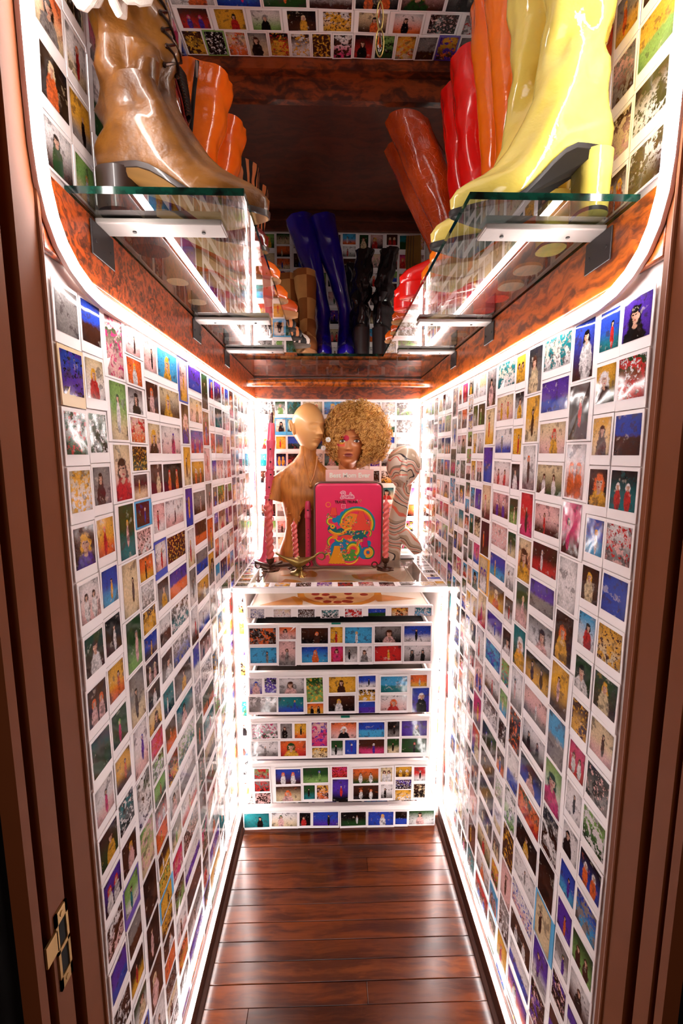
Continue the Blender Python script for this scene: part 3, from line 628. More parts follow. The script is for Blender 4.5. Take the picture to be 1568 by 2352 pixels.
for i, (z0, z1) in enumerate(DZ):
    x0, x1 = -.3075, .381
    bb = B().box((x0, 1.5615, z0), (x1, 1.578, z1))
    zi = z0+.008; zt = z1-.003 if i == 0 else z1-.012
    bb.box((x0+.006, 1.578, zi), (x0+.014, 2.15, zt)).box((x1-.014, 1.578, zi), (x1-.006, 2.15, zt)).box((x0+.006, 2.142, zi), (x1-.006, 2.15, zt)).box((x0+.006, 1.578, zi), (x1-.006, 2.15, zi+.006))
    d = bevel(bb.make('drawer', M_WHITE, dr, smooth=False), .0025, 3); dwr.append(d)
    if LIN[i]:
        o = B(); n_ = 28
        rows_ = [[(x0+.016+(x1-x0-.032)*a/n_, 1.58+.55*b_/20, z1-.030+.012*mn.noise(Vector((a*.35+i*9, b_*.3, 0)))) for a in range(n_+1)] for b_ in range(21)]
        o.loft(rows_, closed=False); o.make('folded_clothes', plain('drawer_clothes_%d' % i, LIN[i], .8, bmp=(30, .5, .003)), d, off=tuple(dr.location))
for z in DZ[1:]: pass
for ti, (di, x_) in enumerate(((1, .02), (3, .055))):
    B().box((x_-.017, 1.5605, DZ[di][1]-.0015), (x_+.017, 1.5725, DZ[di][1]+.0008)).make('tape_tab', plain('green_tape', '12856f', .4), dwr[di], off=tuple(dr.location), smooth=False, label='green tape tab')
def front_cards(tab, parent, Y, rng, zr):
    L = []
    for i, (x0, z0, x1, z1, sp_) in enumerate(tab):
        m = [.0045, .0115, .0045, .0058]
        for j, (a0, b0, a1, b1, _s) in enumerate(tab):
            if i == j: continue
            if min(x1, a1)-max(x0, a0) > -.004:
                if b1 < z0+.004: m[1] = min(m[1], max(0, (z0-b1)*.58))
                if z1 < b0+.004: m[3] = min(m[3], max(0, (b0-z1)*.38))
            if min(z1, b1)-max(z0, b0) > -.004:
                if a1 < x0+.004: m[0] = min(m[0], max(0, (x0-a1)*.48))
                if x1 < a0+.004: m[2] = min(m[2], max(0, (a0-x1)*.48))
        c = (max(x0-m[0], -.3495), max(z0-m[1]*(.9 if zr[0] < z0-m[1] else 0), zr[0]), x1+m[2], min(z1+m[3], zr[1]))
        L.append((c, (x0, max(z0, zr[0]+.001), x1, z1), sp_, None, None, 0))
    cards2(L, parent, (0, Y, 0), (1, 0, 0), (0, 0, 1), (0, -1, 0), rng)
def cards2(L, parent, org, T, U, N, rng):
    T, U, N, org = Vector(T), Vector(U), Vector(N), Vector(org)
    pl = wl(parent)
    for (c, im, sp_, rim, lab, rk) in L:
        (ct, cu), vs, fs = card_geo(c, im, T, U, N, rng, False)
        vs = [v+(-N*0) for v in vs]
        finish_cards('instant_photo', vs, fs, [attrs(sp_, (im[2]-im[0])/(im[3]-im[1]), rng)], [rim or WHITE], parent, org+T*ct+U*cu-pl, lab, False, T.cross(U).dot(N) < 0)
for i, tab in enumerate(DRAWERS):
    front_cards(tab, dwr[i], 1.5613, rg, DZ[i] if i else (.8845, .929))
front_cards(APRON, dr, 1.5718, rg, (.004, .099))
L = []
for i, (x0, x1) in enumerate(((-.336, -.244), (-.236, -.142), (-.132, -.09), (-.078, .02), (.03, .122), (.132, .225), (.232, .273), (.283, .38))):
    L.append(((x0-.005, 1.5725, x1+.005, 1.655), (x0, 1.590, x1, 1.65), 'Awgkn Acwpn Akkrn Lbvkv Annkg Abbsr Akkgn Alwpn'.split()[i], None, None, 0))
cards2(L, dr, (0, 0, .1004), (1, 0, 0), (0, 1, 0), (0, 0, 1), rg)
L = []
for i in range(9):
    x0 = -.306+i*.0805
    L.append(((x0, 1.620, x0+.080, 1.6765), (x0+.012, 1.6235, x0+.070, 1.672), 'Acyon Awgyn Annwk Avwpn Akrrn Arpno Akpnw Awggn Acwyn'.split()[i], None, None, 0))
for j in range(9):
    y0 = 1.63+j*.055
    L.append(((WL+.003, y0, -.314, y0+.0545), (WL+.008, y0+.005, -.318, y0+.049), rand_spec(rg), None, None, 0))
    if y0 > 1.62: L.append(((.3875 if y0 > 1.65 else .405, y0, WR-.003, y0+.0545), (.3925 if y0 > 1.65 else .41, y0+.005, WR-.008, y0+.049), 'Lycon Lbwgk Bwckn Agnwk Fwwgk Lwgkb Afwgn Awgkn Lwgkk'.replace('Af', 'Ag').split()[j], None, None, 0))
cards2(L, dr, (0, 0, TOP-.0012), (1, 0, 0), (0, 1, 0), (0, 0, 1), rg)
L = []
for sx in (0, 1):
    xa, xb = ((WL+.004, -.327) if sx == 0 else (.419, WR-.004)); z = .955; j = 0
    sps = ('Awynk Acyon Bwvpw Agyok Awgke Atelw Bwgkn Bwbnp Awkgn Bwyon' if sx == 0 else 'Awynk Bpgrn Awegp Akwgn Bpron Aprno Byoyn Awgkk Apron Anpkg').split()
    while z > .13:
        h_ = .0845
        L.append(((xa, z-h_, xb, z-.001), (xa+.004, z-h_+.016, xb-.004, z-.007), sps[j % 10], None, None, 0)); z -= h_; j += 1
cards2(L, dr, (0, 1.6185, 0), (1, 0, 0), (0, 0, 1), (0, -1, 0), rg)
# pizza print lining the top drawer
def disc(bb, x, y_, z, rx, ry=None, n=32, m=0, wob=0, seed=0, a0=0, a1=2*pi):
    ry = ry or rx
    pts = [(x+rx*cos(a0+(a1-a0)*j/n)*(1+wob*mn.noise(Vector((j*.7, seed, 0)))), y_+ry*sin(a0+(a1-a0)*j/n)*(1+wob*mn.noise(Vector((j*.7, seed, 0)))), z) for j in range(n if a1-a0 > 6.2 else n+1)]
    bb.add(pts, [list(range(len(pts)))], m)
D0 = dwr[0]; o0 = tuple(dr.location)
B().box((-.30, 1.58, .9185), (.374, 2.14, .9205)).make('print_sheet', plain('cream_print', 'efe2d2', .4, vary=.04), D0, off=o0, smooth=False)
M_CR = plain('pizza_crust', 'dd9430', .45, vary=.2); M_CH = plain('pizza_cheese', 'f1c98f', .45, vary=.15); M_PE = plain('pepperoni', 'a8301c', .4, vary=.15); M_CH2 = plain('slice_cheese', 'e8a868', .45, vary=.25, bmp=(40, .3))
bb = B(); zc = .9212; disc(bb, .035, 1.75, zc, .172, n=64, m=0, wob=.03); disc(bb, .035, 1.752, zc+.0006, .146, n=64, m=1, wob=.04, seed=4)
rp = random.Random(5); pts = []
while len(pts) < 26:
    a, r_ = rp.uniform(0, 2*pi), .132*sqrt(rp.random()); p = (.035+r_*cos(a), 1.752+r_*sin(a))
    if all(hypot(p[0]-q[0], p[1]-q[1]) > .037 for q in pts) or rp.random() < .02: pts.append(p)
for i, p in enumerate(pts): disc(bb, p[0], p[1], zc+.0011+.0001*(i % 3), .0165, n=18, m=2, wob=.1, seed=i)
bb.make('pizza_print', [M_CR, M_CH, M_PE], D0, off=o0, smooth=False)
for (x, y_, a, L_, w_) in ((-.27, 1.60, .35, .15, .05), (.34, 1.66, 3.05, .15, .042), (-.26, 1.78, .9, .16, .055), (.33, 1.86, 2.3, .17, .06), (-.24, 2.0, .2, .16, .055), (.26, 2.03, 3.6, .15, .05)):
    bb = B(); ca, sa = cos(a), sin(a)
    T_ = lambda u_, v_, z_: (x+u_*ca-v_*sa, y_+u_*sa+v_*ca, z_)
    bb.add([T_(0, 0, zc)]+[T_(L_*(1-.06*abs(q)), w_*q, zc) for q in (-1, -.6, -.2, .2, .6, 1)], [list(range(7))], 0)
    bb.add([T_(L_*.92, -w_*1.02, zc+.0006), T_(L_*1.03, -w_*1.05, zc+.0006), T_(L_*1.12, -w_*.3, zc+.0006), T_(L_*1.12, w_*.3, zc+.0006), T_(L_*1.03, w_*1.05, zc+.0006), T_(L_*.92, w_*1.02, zc+.0006)], [list(range(6))], 1)
    bb.make('pizza_slice_print', [M_CH2, M_CR], D0, off=o0, smooth=False)
# ------------------------------------------------------------------ boots
def lerp(a, b, t): return a+(b-a)*t
def ss(x, a, b):
    t = min(1, max(0, (x-a)/(b-a))); return t*t*(3-2*t)
FOOT = [(0, .008, .975, .84), (.006, .002, .995, .95), (.018, 0, 1, 1), (.030, 0, .965, .99), (.040, .001, .90, .95), (.050, .003, .815, .90), (.060, .006, .73, .86), (.072, .009, .645, .82),
        (.086, .013, .565, .785), (.100, .016, .51, .76), (.118, .019, .472, .745), (.138, .020, .455, .75), (.158, .018, .452, .77)]
def boot(root, mats, L=.262, hh=.0, H=.42, wid=.043, top=(.062, .052), lean=(0, 0), toe=.5, plat=0., sole=.006, heel='block', amp=.002, seed=0, hl=.062, zipper=None, laces=None, edge=None, xmin=-.004, cut=0., half=.5, calf=0, lowslouch=1.0, bottom=None, topcut=(0, 0)):
    """mats: upper, sole, heel, lining"""
    N = 40
    def lift(x): return hh*(1-ss(x, .24*L, .70*L))
    base = plat+sole
    rows = [(h, xb, xf*L, W*wid, 0., 0.) for h, xb, xf, W in FOOT]
    h0, xb0, xf0, W0 = FOOT[-1]; c0 = (xb0+xf0*L)/2; a0 = (xf0*L-xb0)/2; b0 = W0*wid
    zt = H-hh*.85-base; ns = 26
    for i in range(1, ns+1):
        k = i/ns; h = lerp(h0, zt, k)
        a = lerp(a0, top[0], ss(k, 0, .85))+calf*sin(pi*min(1, k*1.15)); b_ = lerp(b0, top[1], ss(k, 0, .85))+calf*sin(pi*min(1, k*1.15))
        cx = c0+lean[0]*k**1.1; rows.append((h, cx-a, cx+a, b_, lean[1]*k**1.1, k))
    def ring(row, ins=0., dz=0., hn=None):
        h, xb, xf, W, cy, k = row; r = []; hq = h if hn is None else hn
        for j in range(N):
            th = 2*pi*j/N; c, s_ = cos(th), sin(th)
            x = (xb+xf)/2+((xf-xb)/2-ins)*c; sfr = (x-xb)/max(.001, xf-xb)
            foot = 1-ss(h, .05, .12)
            mod = lerp(1, lerp(.74, 1, ss(sfr, .2, .68))*(1-toe*ss(sfr, .72, 1.05)), foot)
            y = (W-ins)*mod*(abs(s_)**lerp(1, .72, foot))*(1 if s_ >= 0 else -1)+cy
            m = mn.noise(Vector((c*1.3+seed*3.1, s_*1.3, hq*24)))*amp*(.25+.9*exp(-((hq-.13)/.06)**2)*lowslouch+.55*k)
            m += mn.noise(Vector((c*2.1+seed*1.7, s_*2.1, hq*9+5)))*amp*1.1*k
            if h > .02: x += m*c*1.6; y += m*s_*1.6
            lf = lerp(lift(x), hh*.85, ss(h, .05, .13))
            z = base+h+lf+dz+(topcut[0]*c+topcut[1]*s_)*ss(k, .7, 1)
            r.append((max(x, xmin), y, z))
        return r
    rings = [ring(r) for r in rows]
    bb = B(); bb.loft(rings, 0, (1, 0))
    last = rows[-1]; bb.loft([rings[-1], ring(last, .0018, .0010, last[0]), ring(last, .0036, -.0008, last[0])], 0, (0, 0))
    bb.loft([ring(last, .0036, -.0008, last[0]), ring(rows[-2], .0065), ring(rows[-4], .010)], 3, (0, 1))
    up = local('upper', bb, [mats[0], mats[0], mats[0], mats[3]], root)
    # outsole
    def out(k, z0, ex=.0025):
        r = []
        for (x, y, z) in ring(rows[1]):
            cx = (rows[1][1]+rows[1][2])/2; n = hypot(x-cx, y) or 1
            x2, y2 = x+(x-cx)/n*ex, y+y/n*ex
            r.append((x2, y2, z0+lift(x2)))
        return r
    bb = B(); bb.loft([out(0, 0, -.001), out(0, .001, .0015), out(0, base-.001), out(0, base+.001, .002), out(0, base+.0015, -.004)])
    bb.m[-2] = 1; local('sole', bb, [mats[1], bottom or mats[1]], root)
    if hh > .004:
        bb = B(); rg_ = []
        for i in range(9):
            t = i/8; r = []; k = {'block': 1-.10*(1-t), 'stack': 1-.04*(1-t), 'cuban': 1-.28*sin(pi*.5*(1-t))}[heel]
            for j in range(22):
                th = 2*pi*j/22; x = hl*.5+.001+hl*.5*cos(th)*(1 if cos(th) < 0 else .92)*k-(1-k)*hl*.1; y = wid*.72*k*(abs(sin(th))**.7)*(1 if sin(th) >= 0 else -1)
                r.append((x, y, t*(lift(x)+.003)))
            rg_.append(r)
        bb.loft(rg_); local('heel', bb, mats[2], root)
        bb = B().loft([[(x, y, 0) for x, y, z in rg_[0]], [(x, y, .006) for x, y, z in rg_[0]]]); bb.v = [(a*1.01, b_*1.015, c) for a, b_, c in bb.v]
        local('heel_tip', bb, mats[1], root)
    def surf(zf, th):  # point on the shaft at fraction k and angle
        i = zf*(len(rings)-1); a, b_ = int(i), min(len(rings)-1, int(i)+1); f = i-a; j = (th/(2*pi)*N) % N; j0 = int(j); j1 = (j0+1) % N; g = j-j0
        P = lambda r, q: Vector(rings[r][q]); p = lambda r: P(r, j0).lerp(P(r, j1), g)
        return p(a).lerp(p(b_), f)
    if zipper is not None:
        bb = B(); pts = []
        for i in range(30):
            p = surf(.22+.77*i/29, zipper); pts.append(p+Vector((cos(zipper), sin(zipper), 0))*.0012)
        bb.tube(pts, .0042, 6, sq=(1, .45)); local('zipper', bb, M_ZIP, root)
        p = pts[-2]; local('zip_pull', B().sphere(tuple(p+Vector((cos(zipper), sin(zipper), -.6))*.004), (.003, .003, .009), 8).tube([p+Vector((cos(zipper), sin(zipper), 0))*.004+Vector((0, 0, -.006-.001*q)) for q in (0, 18)], .0025, 6), M_STEEL, root)
    if laces:
        bb = B(); eb = B(); nl = 15
        for i in range(nl):
            f = laces[0]+(laces[1]-laces[0])*i/(nl-1); f2 = f+(laces[1]-laces[0])/(nl-1)*.9
            for sg in (-1, 1):
                w_ = .30+.05*(i/nl); p = surf(f, sg*w_); q = surf(min(.995, f2), -sg*w_); m_ = (p+q)/2+Vector((.009, 0, .002))
                o_ = Vector((.004, 0, .001)); bb.tube([p+o_, p.lerp(m_, .5)+o_*.9, m_, q.lerp(m_, .5)+o_*.9, q+o_], .0021, 6)
                eb.sphere(tuple(p+o_*.6), .0035, 8)
        for sg in ((-1, 1) if H > .4 else ()):
            p = surf(.97, sg*.3); bb.tube([p, p+Vector((.015, sg*.01, -.01)), p+Vector((.014, sg*.018, -.05)), p+Vector((.012, sg*.012, -.09))], .0018, 6)
        local('laces', bb, mats[4], root); local('eyelets', eb, M_EYE, root)
    if edge is not None:
        for e_ in edge:
            bb = B(); pts = [surf(.30+.68*i/40, e_)+Vector((cos(e_), sin(e_), 0))*.001 for i in range(41)]
            bb.tube(pts, .0022, 6); local('seam_piping', bb, mats[0], root)
    return root
M_ZIP = plain('zip_black', '15100e', .4, .3); M_EYE = plain('dark_eyelets', '4a3a34', .25, .9)
L_BRN = leather('brown_leather', '472408', '8e5a1e', .34, .3, 9, 1.0); L_BURG = leather('burgundy_patent', '3e0a0c', '7c1c20', .1, 1., 9, .8)
L_RUST = leather('rust_leather', 'b53c08', 'd4560e', .4, .2, 14, .3); L_ORG = leather('orange_leather', 'e2580a', 'f5761a', .22, .7, 8, .7)
L_YEL = leather('yellow_patent', 'f2d85e', 'f6e27c', .1, 1., 6, .75); L_OPAT = leather('orange_patent', 'f56a06', 'ff8410', .14, .9, 6, .6); L_RED = leather('red_leather', 'd8080a', 'f0140e', .22, .75, 6, .5)
L_CROC = leather('croc_rust_leather', '9c3208', 'cc5012', .2, .8, 7, .5, True); L_BLUE = leather('blue_patent', '160a6c', '2411a0', .14, .9, 6, .5)
L_PURP = plain('purple_suede', '4b1f4a', .9, bmp=(90, .6, .004)); L_SUEDE = None
S_TAN = plain('tan_sole', 'a8763a', .6); S_DKB = plain('dark_brown_sole', '2c1a12', .4, coat=.3); S_BLK = plain('black_sole', '1d1412', .5); S_GREY = plain('grey_sole', '6d6358', .6); S_CRM = plain('cream_sole', 'b98452', .5); S_LIN = plain('boot_lining', 'b98a60', .8); S_DLIN = plain('dark_lining', '2a1712', .8)
def zebra(name, c):
    m, t, b = newmat(name)
    v = objco(t, (1, 1, .22)); n = noise(t, objco(t, (1, 1, .45)), 16, 2); wv = nd(t, 'ShaderNodeTexWave', wave_type='BANDS', bands_direction='DIAGONAL')
    dv = nd(t, 'ShaderNodeVectorMath', operation='MULTIPLY_ADD'); t.links.new(n.outputs['Color'], dv.inputs[0]); dv.inputs[1].default_value = (.05, .05, .05); t.links.new(v, dv.inputs[2])
    t.links.new(dv.outputs[0], wv.inputs['Vector']); wv.inputs['Scale'].default_value = 21; wv.inputs['Distortion'].default_value = .6
    t.links.new(mixc(t, sstep(t, wv.outputs['Fac'], .47, .55), lin('0d0806'), lin(c)), b.inputs['Base Color']); b.inputs['Roughness'].default_value = .6; return m
L_ZEB = zebra('orange_zebra_print', 'e0925a'); L_ZEBW = zebra('white_zebra_print', 'f0e4d8')
def patch():
    m, t, b = newmat('patchwork_suede'); v = objco(t, (1, 1, 1)); ck = nd(t, 'ShaderNodeTexChecker'); t.links.new(objco(t, (13, 13, 13)), ck.inputs[0]); ck.inputs['Scale'].default_value = 1.
    ck.inputs[1].default_value = (*lin('c58a4c'), 1); ck.inputs[2].default_value = (*lin('8c4c14'), 1)
    n = noise(t, v, 30, 3); t.links.new(mixc(t, mth(t, 'MULTIPLY', n.outputs['Fac'], .4), ck.outputs[0], lin('6a3a12')), b.inputs['Base Color']); b.inputs['Roughness'].default_value = .9; bump(t, b, n.outputs['Fac'], .4, .002); return m
L_SUEDE = patch()
def sequin():
    m, t, b = newmat('black_sequins'); vo = nd(t, 'ShaderNodeTexVoronoi'); t.links.new(objco(t), vo.inputs['Vector']); vo.inputs['Scale'].default_value = 230
    b.inputs['Base Color'].default_value = (.012, .01, .011, 1); b.inputs['Roughness'].default_value = .16; b.inputs['Specular IOR Level'].default_value = .8
    bump(t, b, vo.outputs['Color'], .9, .003); n = noise(t, objco(t), 20, 1); t.links.new(mixc(t, n.outputs['Fac'], (.006, .005, .006), (.02, .016, .02)), b.inputs['Base Color']); return m
L_SEQ = sequin()
XL, XR = WL+.010, WR-.010
# left shelf (toes toward the aisle)
r = thing('lace_up_boot', 'tall brown leather lace-up boot nearest the door on the left glass shelf', 'boot', (XL, .765, GL))
boot(r, [L_BRN, S_DKB, S_DKB, S_DLIN, M_EYE], bottom=S_TAN, L=.268, hh=.056, H=.50, lean=(-.045, -.035), amp=.022, top=(.058, .05), laces=(.31, .97), seed=1, hl=.068, wid=.046, edge=(.55,), heel='stack', sole=.008)
r = thing('lace_up_boot', 'dark red patent lace-up boot behind the brown one on the left shelf', 'boot', (XL, .885, GL))
boot(r, [L_BURG, S_DKB, S_DKB, S_DLIN, M_ZIP], bottom=S_TAN, L=.250, hh=.06, H=.285, lean=(-.012, -.02), amp=.006, top=(.050, .046), laces=(.40, .95), seed=2, hl=.065, edge=(.5, -.5, 1.4), heel='stack')
r = thing('tall_boot', 'rust and orange leather boot with a dark back zip on the left shelf', 'boot', (XL, 1.035, GL), 'orange leather boots on the left shelf')
boot(r, [L_ORG, S_CRM, S_CRM, S_LIN], L=.255, hh=.055, H=.405, top=(.066, .055), lean=(.03, 0), amp=.006, seed=3, zipper=4.85, heel='cuban', topcut=(-.012, .01))
r = dup(r, (XL+.004, 1.165, GL), 'plain orange leather boot between the zip boot and the zebra boots'); r['category'] = 'boot'
for c in list(r.children): pass
kids = [o for o in COL.objects if o.parent == r and o.name.startswith('zip')]
for o in kids: bpy.data.objects.remove(o)
r = thing('zebra_boot', 'orange and black zebra-striped tall boot, the nearer one on the left shelf', 'boot', (XL, 1.42, GL), 'zebra boots')
boot(r, [L_ZEB, S_BLK, S_BLK, S_DLIN], L=.26, hh=.05, H=.46, top=(.064, .055), lean=(.03, 0), amp=.003, seed=5, toe=.6, topcut=(-.012, 0))
dup(r, (XL+.012, 1.525, GL), 'orange and black zebra-striped tall boot, the farther one on the left shelf')
r = thing('ankle_boot', 'rust brown low boot with a pale sole beside the zebra boots', 'boot', (XL, 1.285, GL))
boot(r, [L_RUST, S_CRM, S_CRM, S_DLIN], L=.275, hh=.03, H=.20, top=(.05, .045), amp=.003, seed=6, heel='stack', sole=.012)
r = thing('zebra_shoe', 'low white and black zebra-striped shoe at the far end of the left shelf', 'shoe', (XL, 1.63, GL))
boot(r, [L_ZEBW, S_GREY, S_GREY, S_DLIN], L=.295, hh=.012, H=.185, top=(.05, .045), amp=.001, seed=7, sole=.008)
# rear shelf
r = thing('suede_boot', 'brown patchwork suede boot, the farther left one of the pair', 'boot', (-.155, 1.985, GL), 'patchwork suede boots', rot=-pi/2)
boot(r, [L_SUEDE, S_CRM, S_CRM, S_LIN], L=.25, hh=.02, H=.33, top=(.05, .046), lean=(.03, -.01), amp=.004, seed=8, heel='stack', sole=.012)
dup(r, (-.088, 1.94, GL-.0), 'brown patchwork suede boot touching the left blue boot')
COL.objects[-1]
r = thing('thigh_boot', 'shiny blue thigh-high boot leaning left on the rear glass shelf', 'boot', (-.026, 2.0, GL), 'blue thigh-high boots', rot=-pi/2)
boot(r, [L_BLUE, S_GREY, S_BLK, S_DLIN], L=.262, hh=.05, H=.565, top=(.05, .052), lean=(.01, -.095), amp=.003, seed=9, toe=.75, topcut=(0, .012), wid=.037)
dup(r, (.064, 2.0, GL), 'shiny blue thigh-high boot beside the black sequin boots')
r = thing('sequin_boot', 'black sequin high-heeled boot seen from behind, standing upright', 'boot', (.125, 1.78, GL), 'black sequin boots', rot=pi/2)
boot(r, [L_SEQ, S_BLK, plain('black_heel', '2a2022', .35), S_DLIN], L=.24, hh=.11, H=.43, top=(.038, .034), lean=(.05, -.02), amp=.012, seed=10, hl=.055, sole=.012, lowslouch=2.4)
dup(r, (.188, 1.78, GL), 'black sequin high-heeled boot leaning right against the closet side', rot=pi/2-.35)
r = thing('sequin_boot', 'narrow black boot standing behind the right blue boot', 'boot', (.10, 2.16, GL), rot=-pi/2+.1)
boot(r, [L_SEQ, S_BLK, S_BLK, S_DLIN], L=.22, hh=.08, H=.46, top=(.04, .036), lean=(.0, -.01), amp=.008, seed=12)
r = thing('suede_boot', 'purple suede boot top behind the zebra boots at the back left', 'boot', (-.235, 2.13, GL), rot=-pi/2)
boot(r, [L_PURP, S_BLK, S_BLK, S_DLIN], L=.23, hh=.03, H=.40, top=(.06, .055), amp=.012, seed=13)
# right shelf
r = thing('heeled_boot', 'glossy yellow high-heeled boot nearest the door on the right glass shelf', 'boot', (XR, .752, GL), 'yellow boots', rot=pi)
boot(r, [L_YEL, S_BLK, L_YEL, S_LIN], L=.252, hh=.085, H=.50, top=(.073, .058), lean=(-.012, .02), amp=.009, seed=20, toe=.55, hl=.056, wid=.045, sole=.007)
dup(r, (XR-.006, .862, GL), 'glossy yellow high-heeled boot behind the front yellow one')
r = thing('tall_boot', 'bright orange patent tall boot, the nearer one beside the yellow boots', 'boot', (XR-.004, .955, GL), 'orange patent boots', rot=pi)
boot(r, [L_OPAT, S_CRM, S_GREY, S_LIN], L=.235, hh=.05, H=.56, top=(.052, .048), lean=(.03, 0), amp=.004, seed=22, toe=.3, sole=.01, edge=(1.57,))
dup(r, (XR-.002, 1.045, GL), 'bright orange patent tall boot, the farther one beside the red boots')
r = thing('tall_boot', 'tall red leather boot on a chunky sole, the nearer one on the right shelf', 'boot', (XR-.004, 1.125, GL), 'red boots', rot=pi)
boot(r, [L_RED, L_RED, L_RED, S_DLIN], L=.27, hh=.03, H=.515, top=(.056, .052), lean=(.034, 0), amp=.006, seed=23, toe=.2, plat=.024, edge=(1.57,))
dup(r, (XR-.004, 1.215, GL), 'tall red leather boot on a chunky sole, the farther one on the right shelf')
r = thing('tall_boot', 'rust crocodile-pattern boot leaning toward the aisle on the right shelf', 'boot', (XR-.012, 1.34, GL), 'crocodile-pattern boots', rot=pi)
boot(r, [L_CROC, S_TAN, S_DLIN, S_LIN], L=.25, hh=.05, H=.51, top=(.062, .054), lean=(.15, .02), amp=.005, seed=24, topcut=(.012, 0))
dup(r, (XR+.0, 1.455, GL), 'rust crocodile-pattern boot standing upright behind its leaning mate'); rr_ = COL.objects[-1]
r = thing('orange_shoe', 'small orange shoe tip at the far end of the right glass shelf', 'shoe', (XR, 1.56, GL), rot=pi)
boot(r, [L_ORG, S_CRM, S_CRM, S_LIN], L=.255, hh=.02, H=.18, top=(.05, .045), amp=.001, seed=26)
r = thing('torn_paper', 'torn tan paper with thin dark cords hanging at the rear right corner', 'paper', (.40, YB-.006, 2.28))
pp = [(.362, 2.50), (.43, 2.505), (.436, 2.36), (.425, 2.30), (.43, 2.20), (.40, 2.17), (.385, 2.22), (.372, 2.20), (.366, 2.33), (.358, 2.40)]
B().loft([[(x, YB-.0075, z) for x, z in pp], [(x, YB-.0060, z) for x, z in pp]]).make('paper_sheet', plain('tan_paper', '9a6a2c', .8, vary=.3, bmp=(30, .6, .004)), r, smooth=False)
bb = B()
for k in range(3):
    bb.tube([(.372+.012*k, YB-.010, 2.50), (.366+.014*k, YB-.014, 2.38), (.372+.012*k, YB-.015, 2.27-.01*k), (.388+.01*k, YB-.014, 2.245), (.40+.008*k, YB-.012, 2.29), (.402+.006*k, YB-.010, 2.38)], .0011, 6)
bb.make('cords', plain('dark_cord', '1c1210', .6), r)['kind'] = 'stuff'
# cloth bow hung in the upper left corner, crystal drops
M_CLOTH = plain('white_knit', 'f2e6dc', .9, bmp=(120, .6, .003))
r = thing('white_cord_bow', 'knotted white cord bow hanging over the brown boot, top left', 'bow', (-.33, .70, 2.16))
bb = B()
for k in range(6):
    c = Vector((-.330+.012*k, .700+.006*(k % 2), 2.135+.012*(k % 3)-.01*(k == 5))); a = .6*k
    bb.tube([c+Vector((.026*cos(t)*cos(a), .010*sin(2*t), .034*sin(t)+.010*cos(t)*sin(a))) for t in [2*pi*j/14 for j in range(14)]], .0065, 8, loop=True)
bb.sphere((-.318, .70, 2.15), (.018, .016, .02), 12)
bb.tube([(-.325, .70, 2.15), (-.33, .70, 2.3), (-.33, .70, 2.5285)], .003, 6)
bb.make('cord', M_CLOTH, r)
M_BRS = plain('antique_brass', '9a8248', .38, .9, bmp=(220, .4)); M_CRYS, _t, _b = newmat('crystal')
_b.inputs['Roughness'].default_value = .02; _b.inputs['Transmission Weight'].default_value = 1; _b.inputs['IOR'].default_value = 1.5
_n = noise(_t, objco(_t), 30, 1); _t.links.new(mixc(_t, _n.outputs['Fac'], (.95, .93, .9), (1, 1, 1)), _b.inputs['Base Color'])
r = thing('hanging_crystal', 'brass wire with clear crystal drops hanging in front of the ceiling photos', 'pendant', (.078, .76, 2.09))
bb = B(); bb.tube([(.078, .76, 2.165), (.078, .76, 2.5285)], .0012, 6)
for z0, z1, w_ in ((2.128, 2.166, .0045), (2.092, 2.13, .006)):
    n_ = 18; bb.tube([(.078+w_*sin(2*pi*j/n_), .76, (z0+z1)/2-(z1-z0)/2*cos(2*pi*j/n_)) for j in range(n_)], .0010, 6, loop=True)
bb.make('wire', M_BRS, r)
for z0, z1, w_ in ((2.134, 2.160, .003), (2.096, 2.126, .004)):
    B().lathe((.078, .76, 0), [(.0004, z0), (w_, z0+.35*(z1-z0)), (w_*.6, z0+.75*(z1-z0)), (.0004, z1)], 6).make('drop', M_CRYS, r, smooth=False)

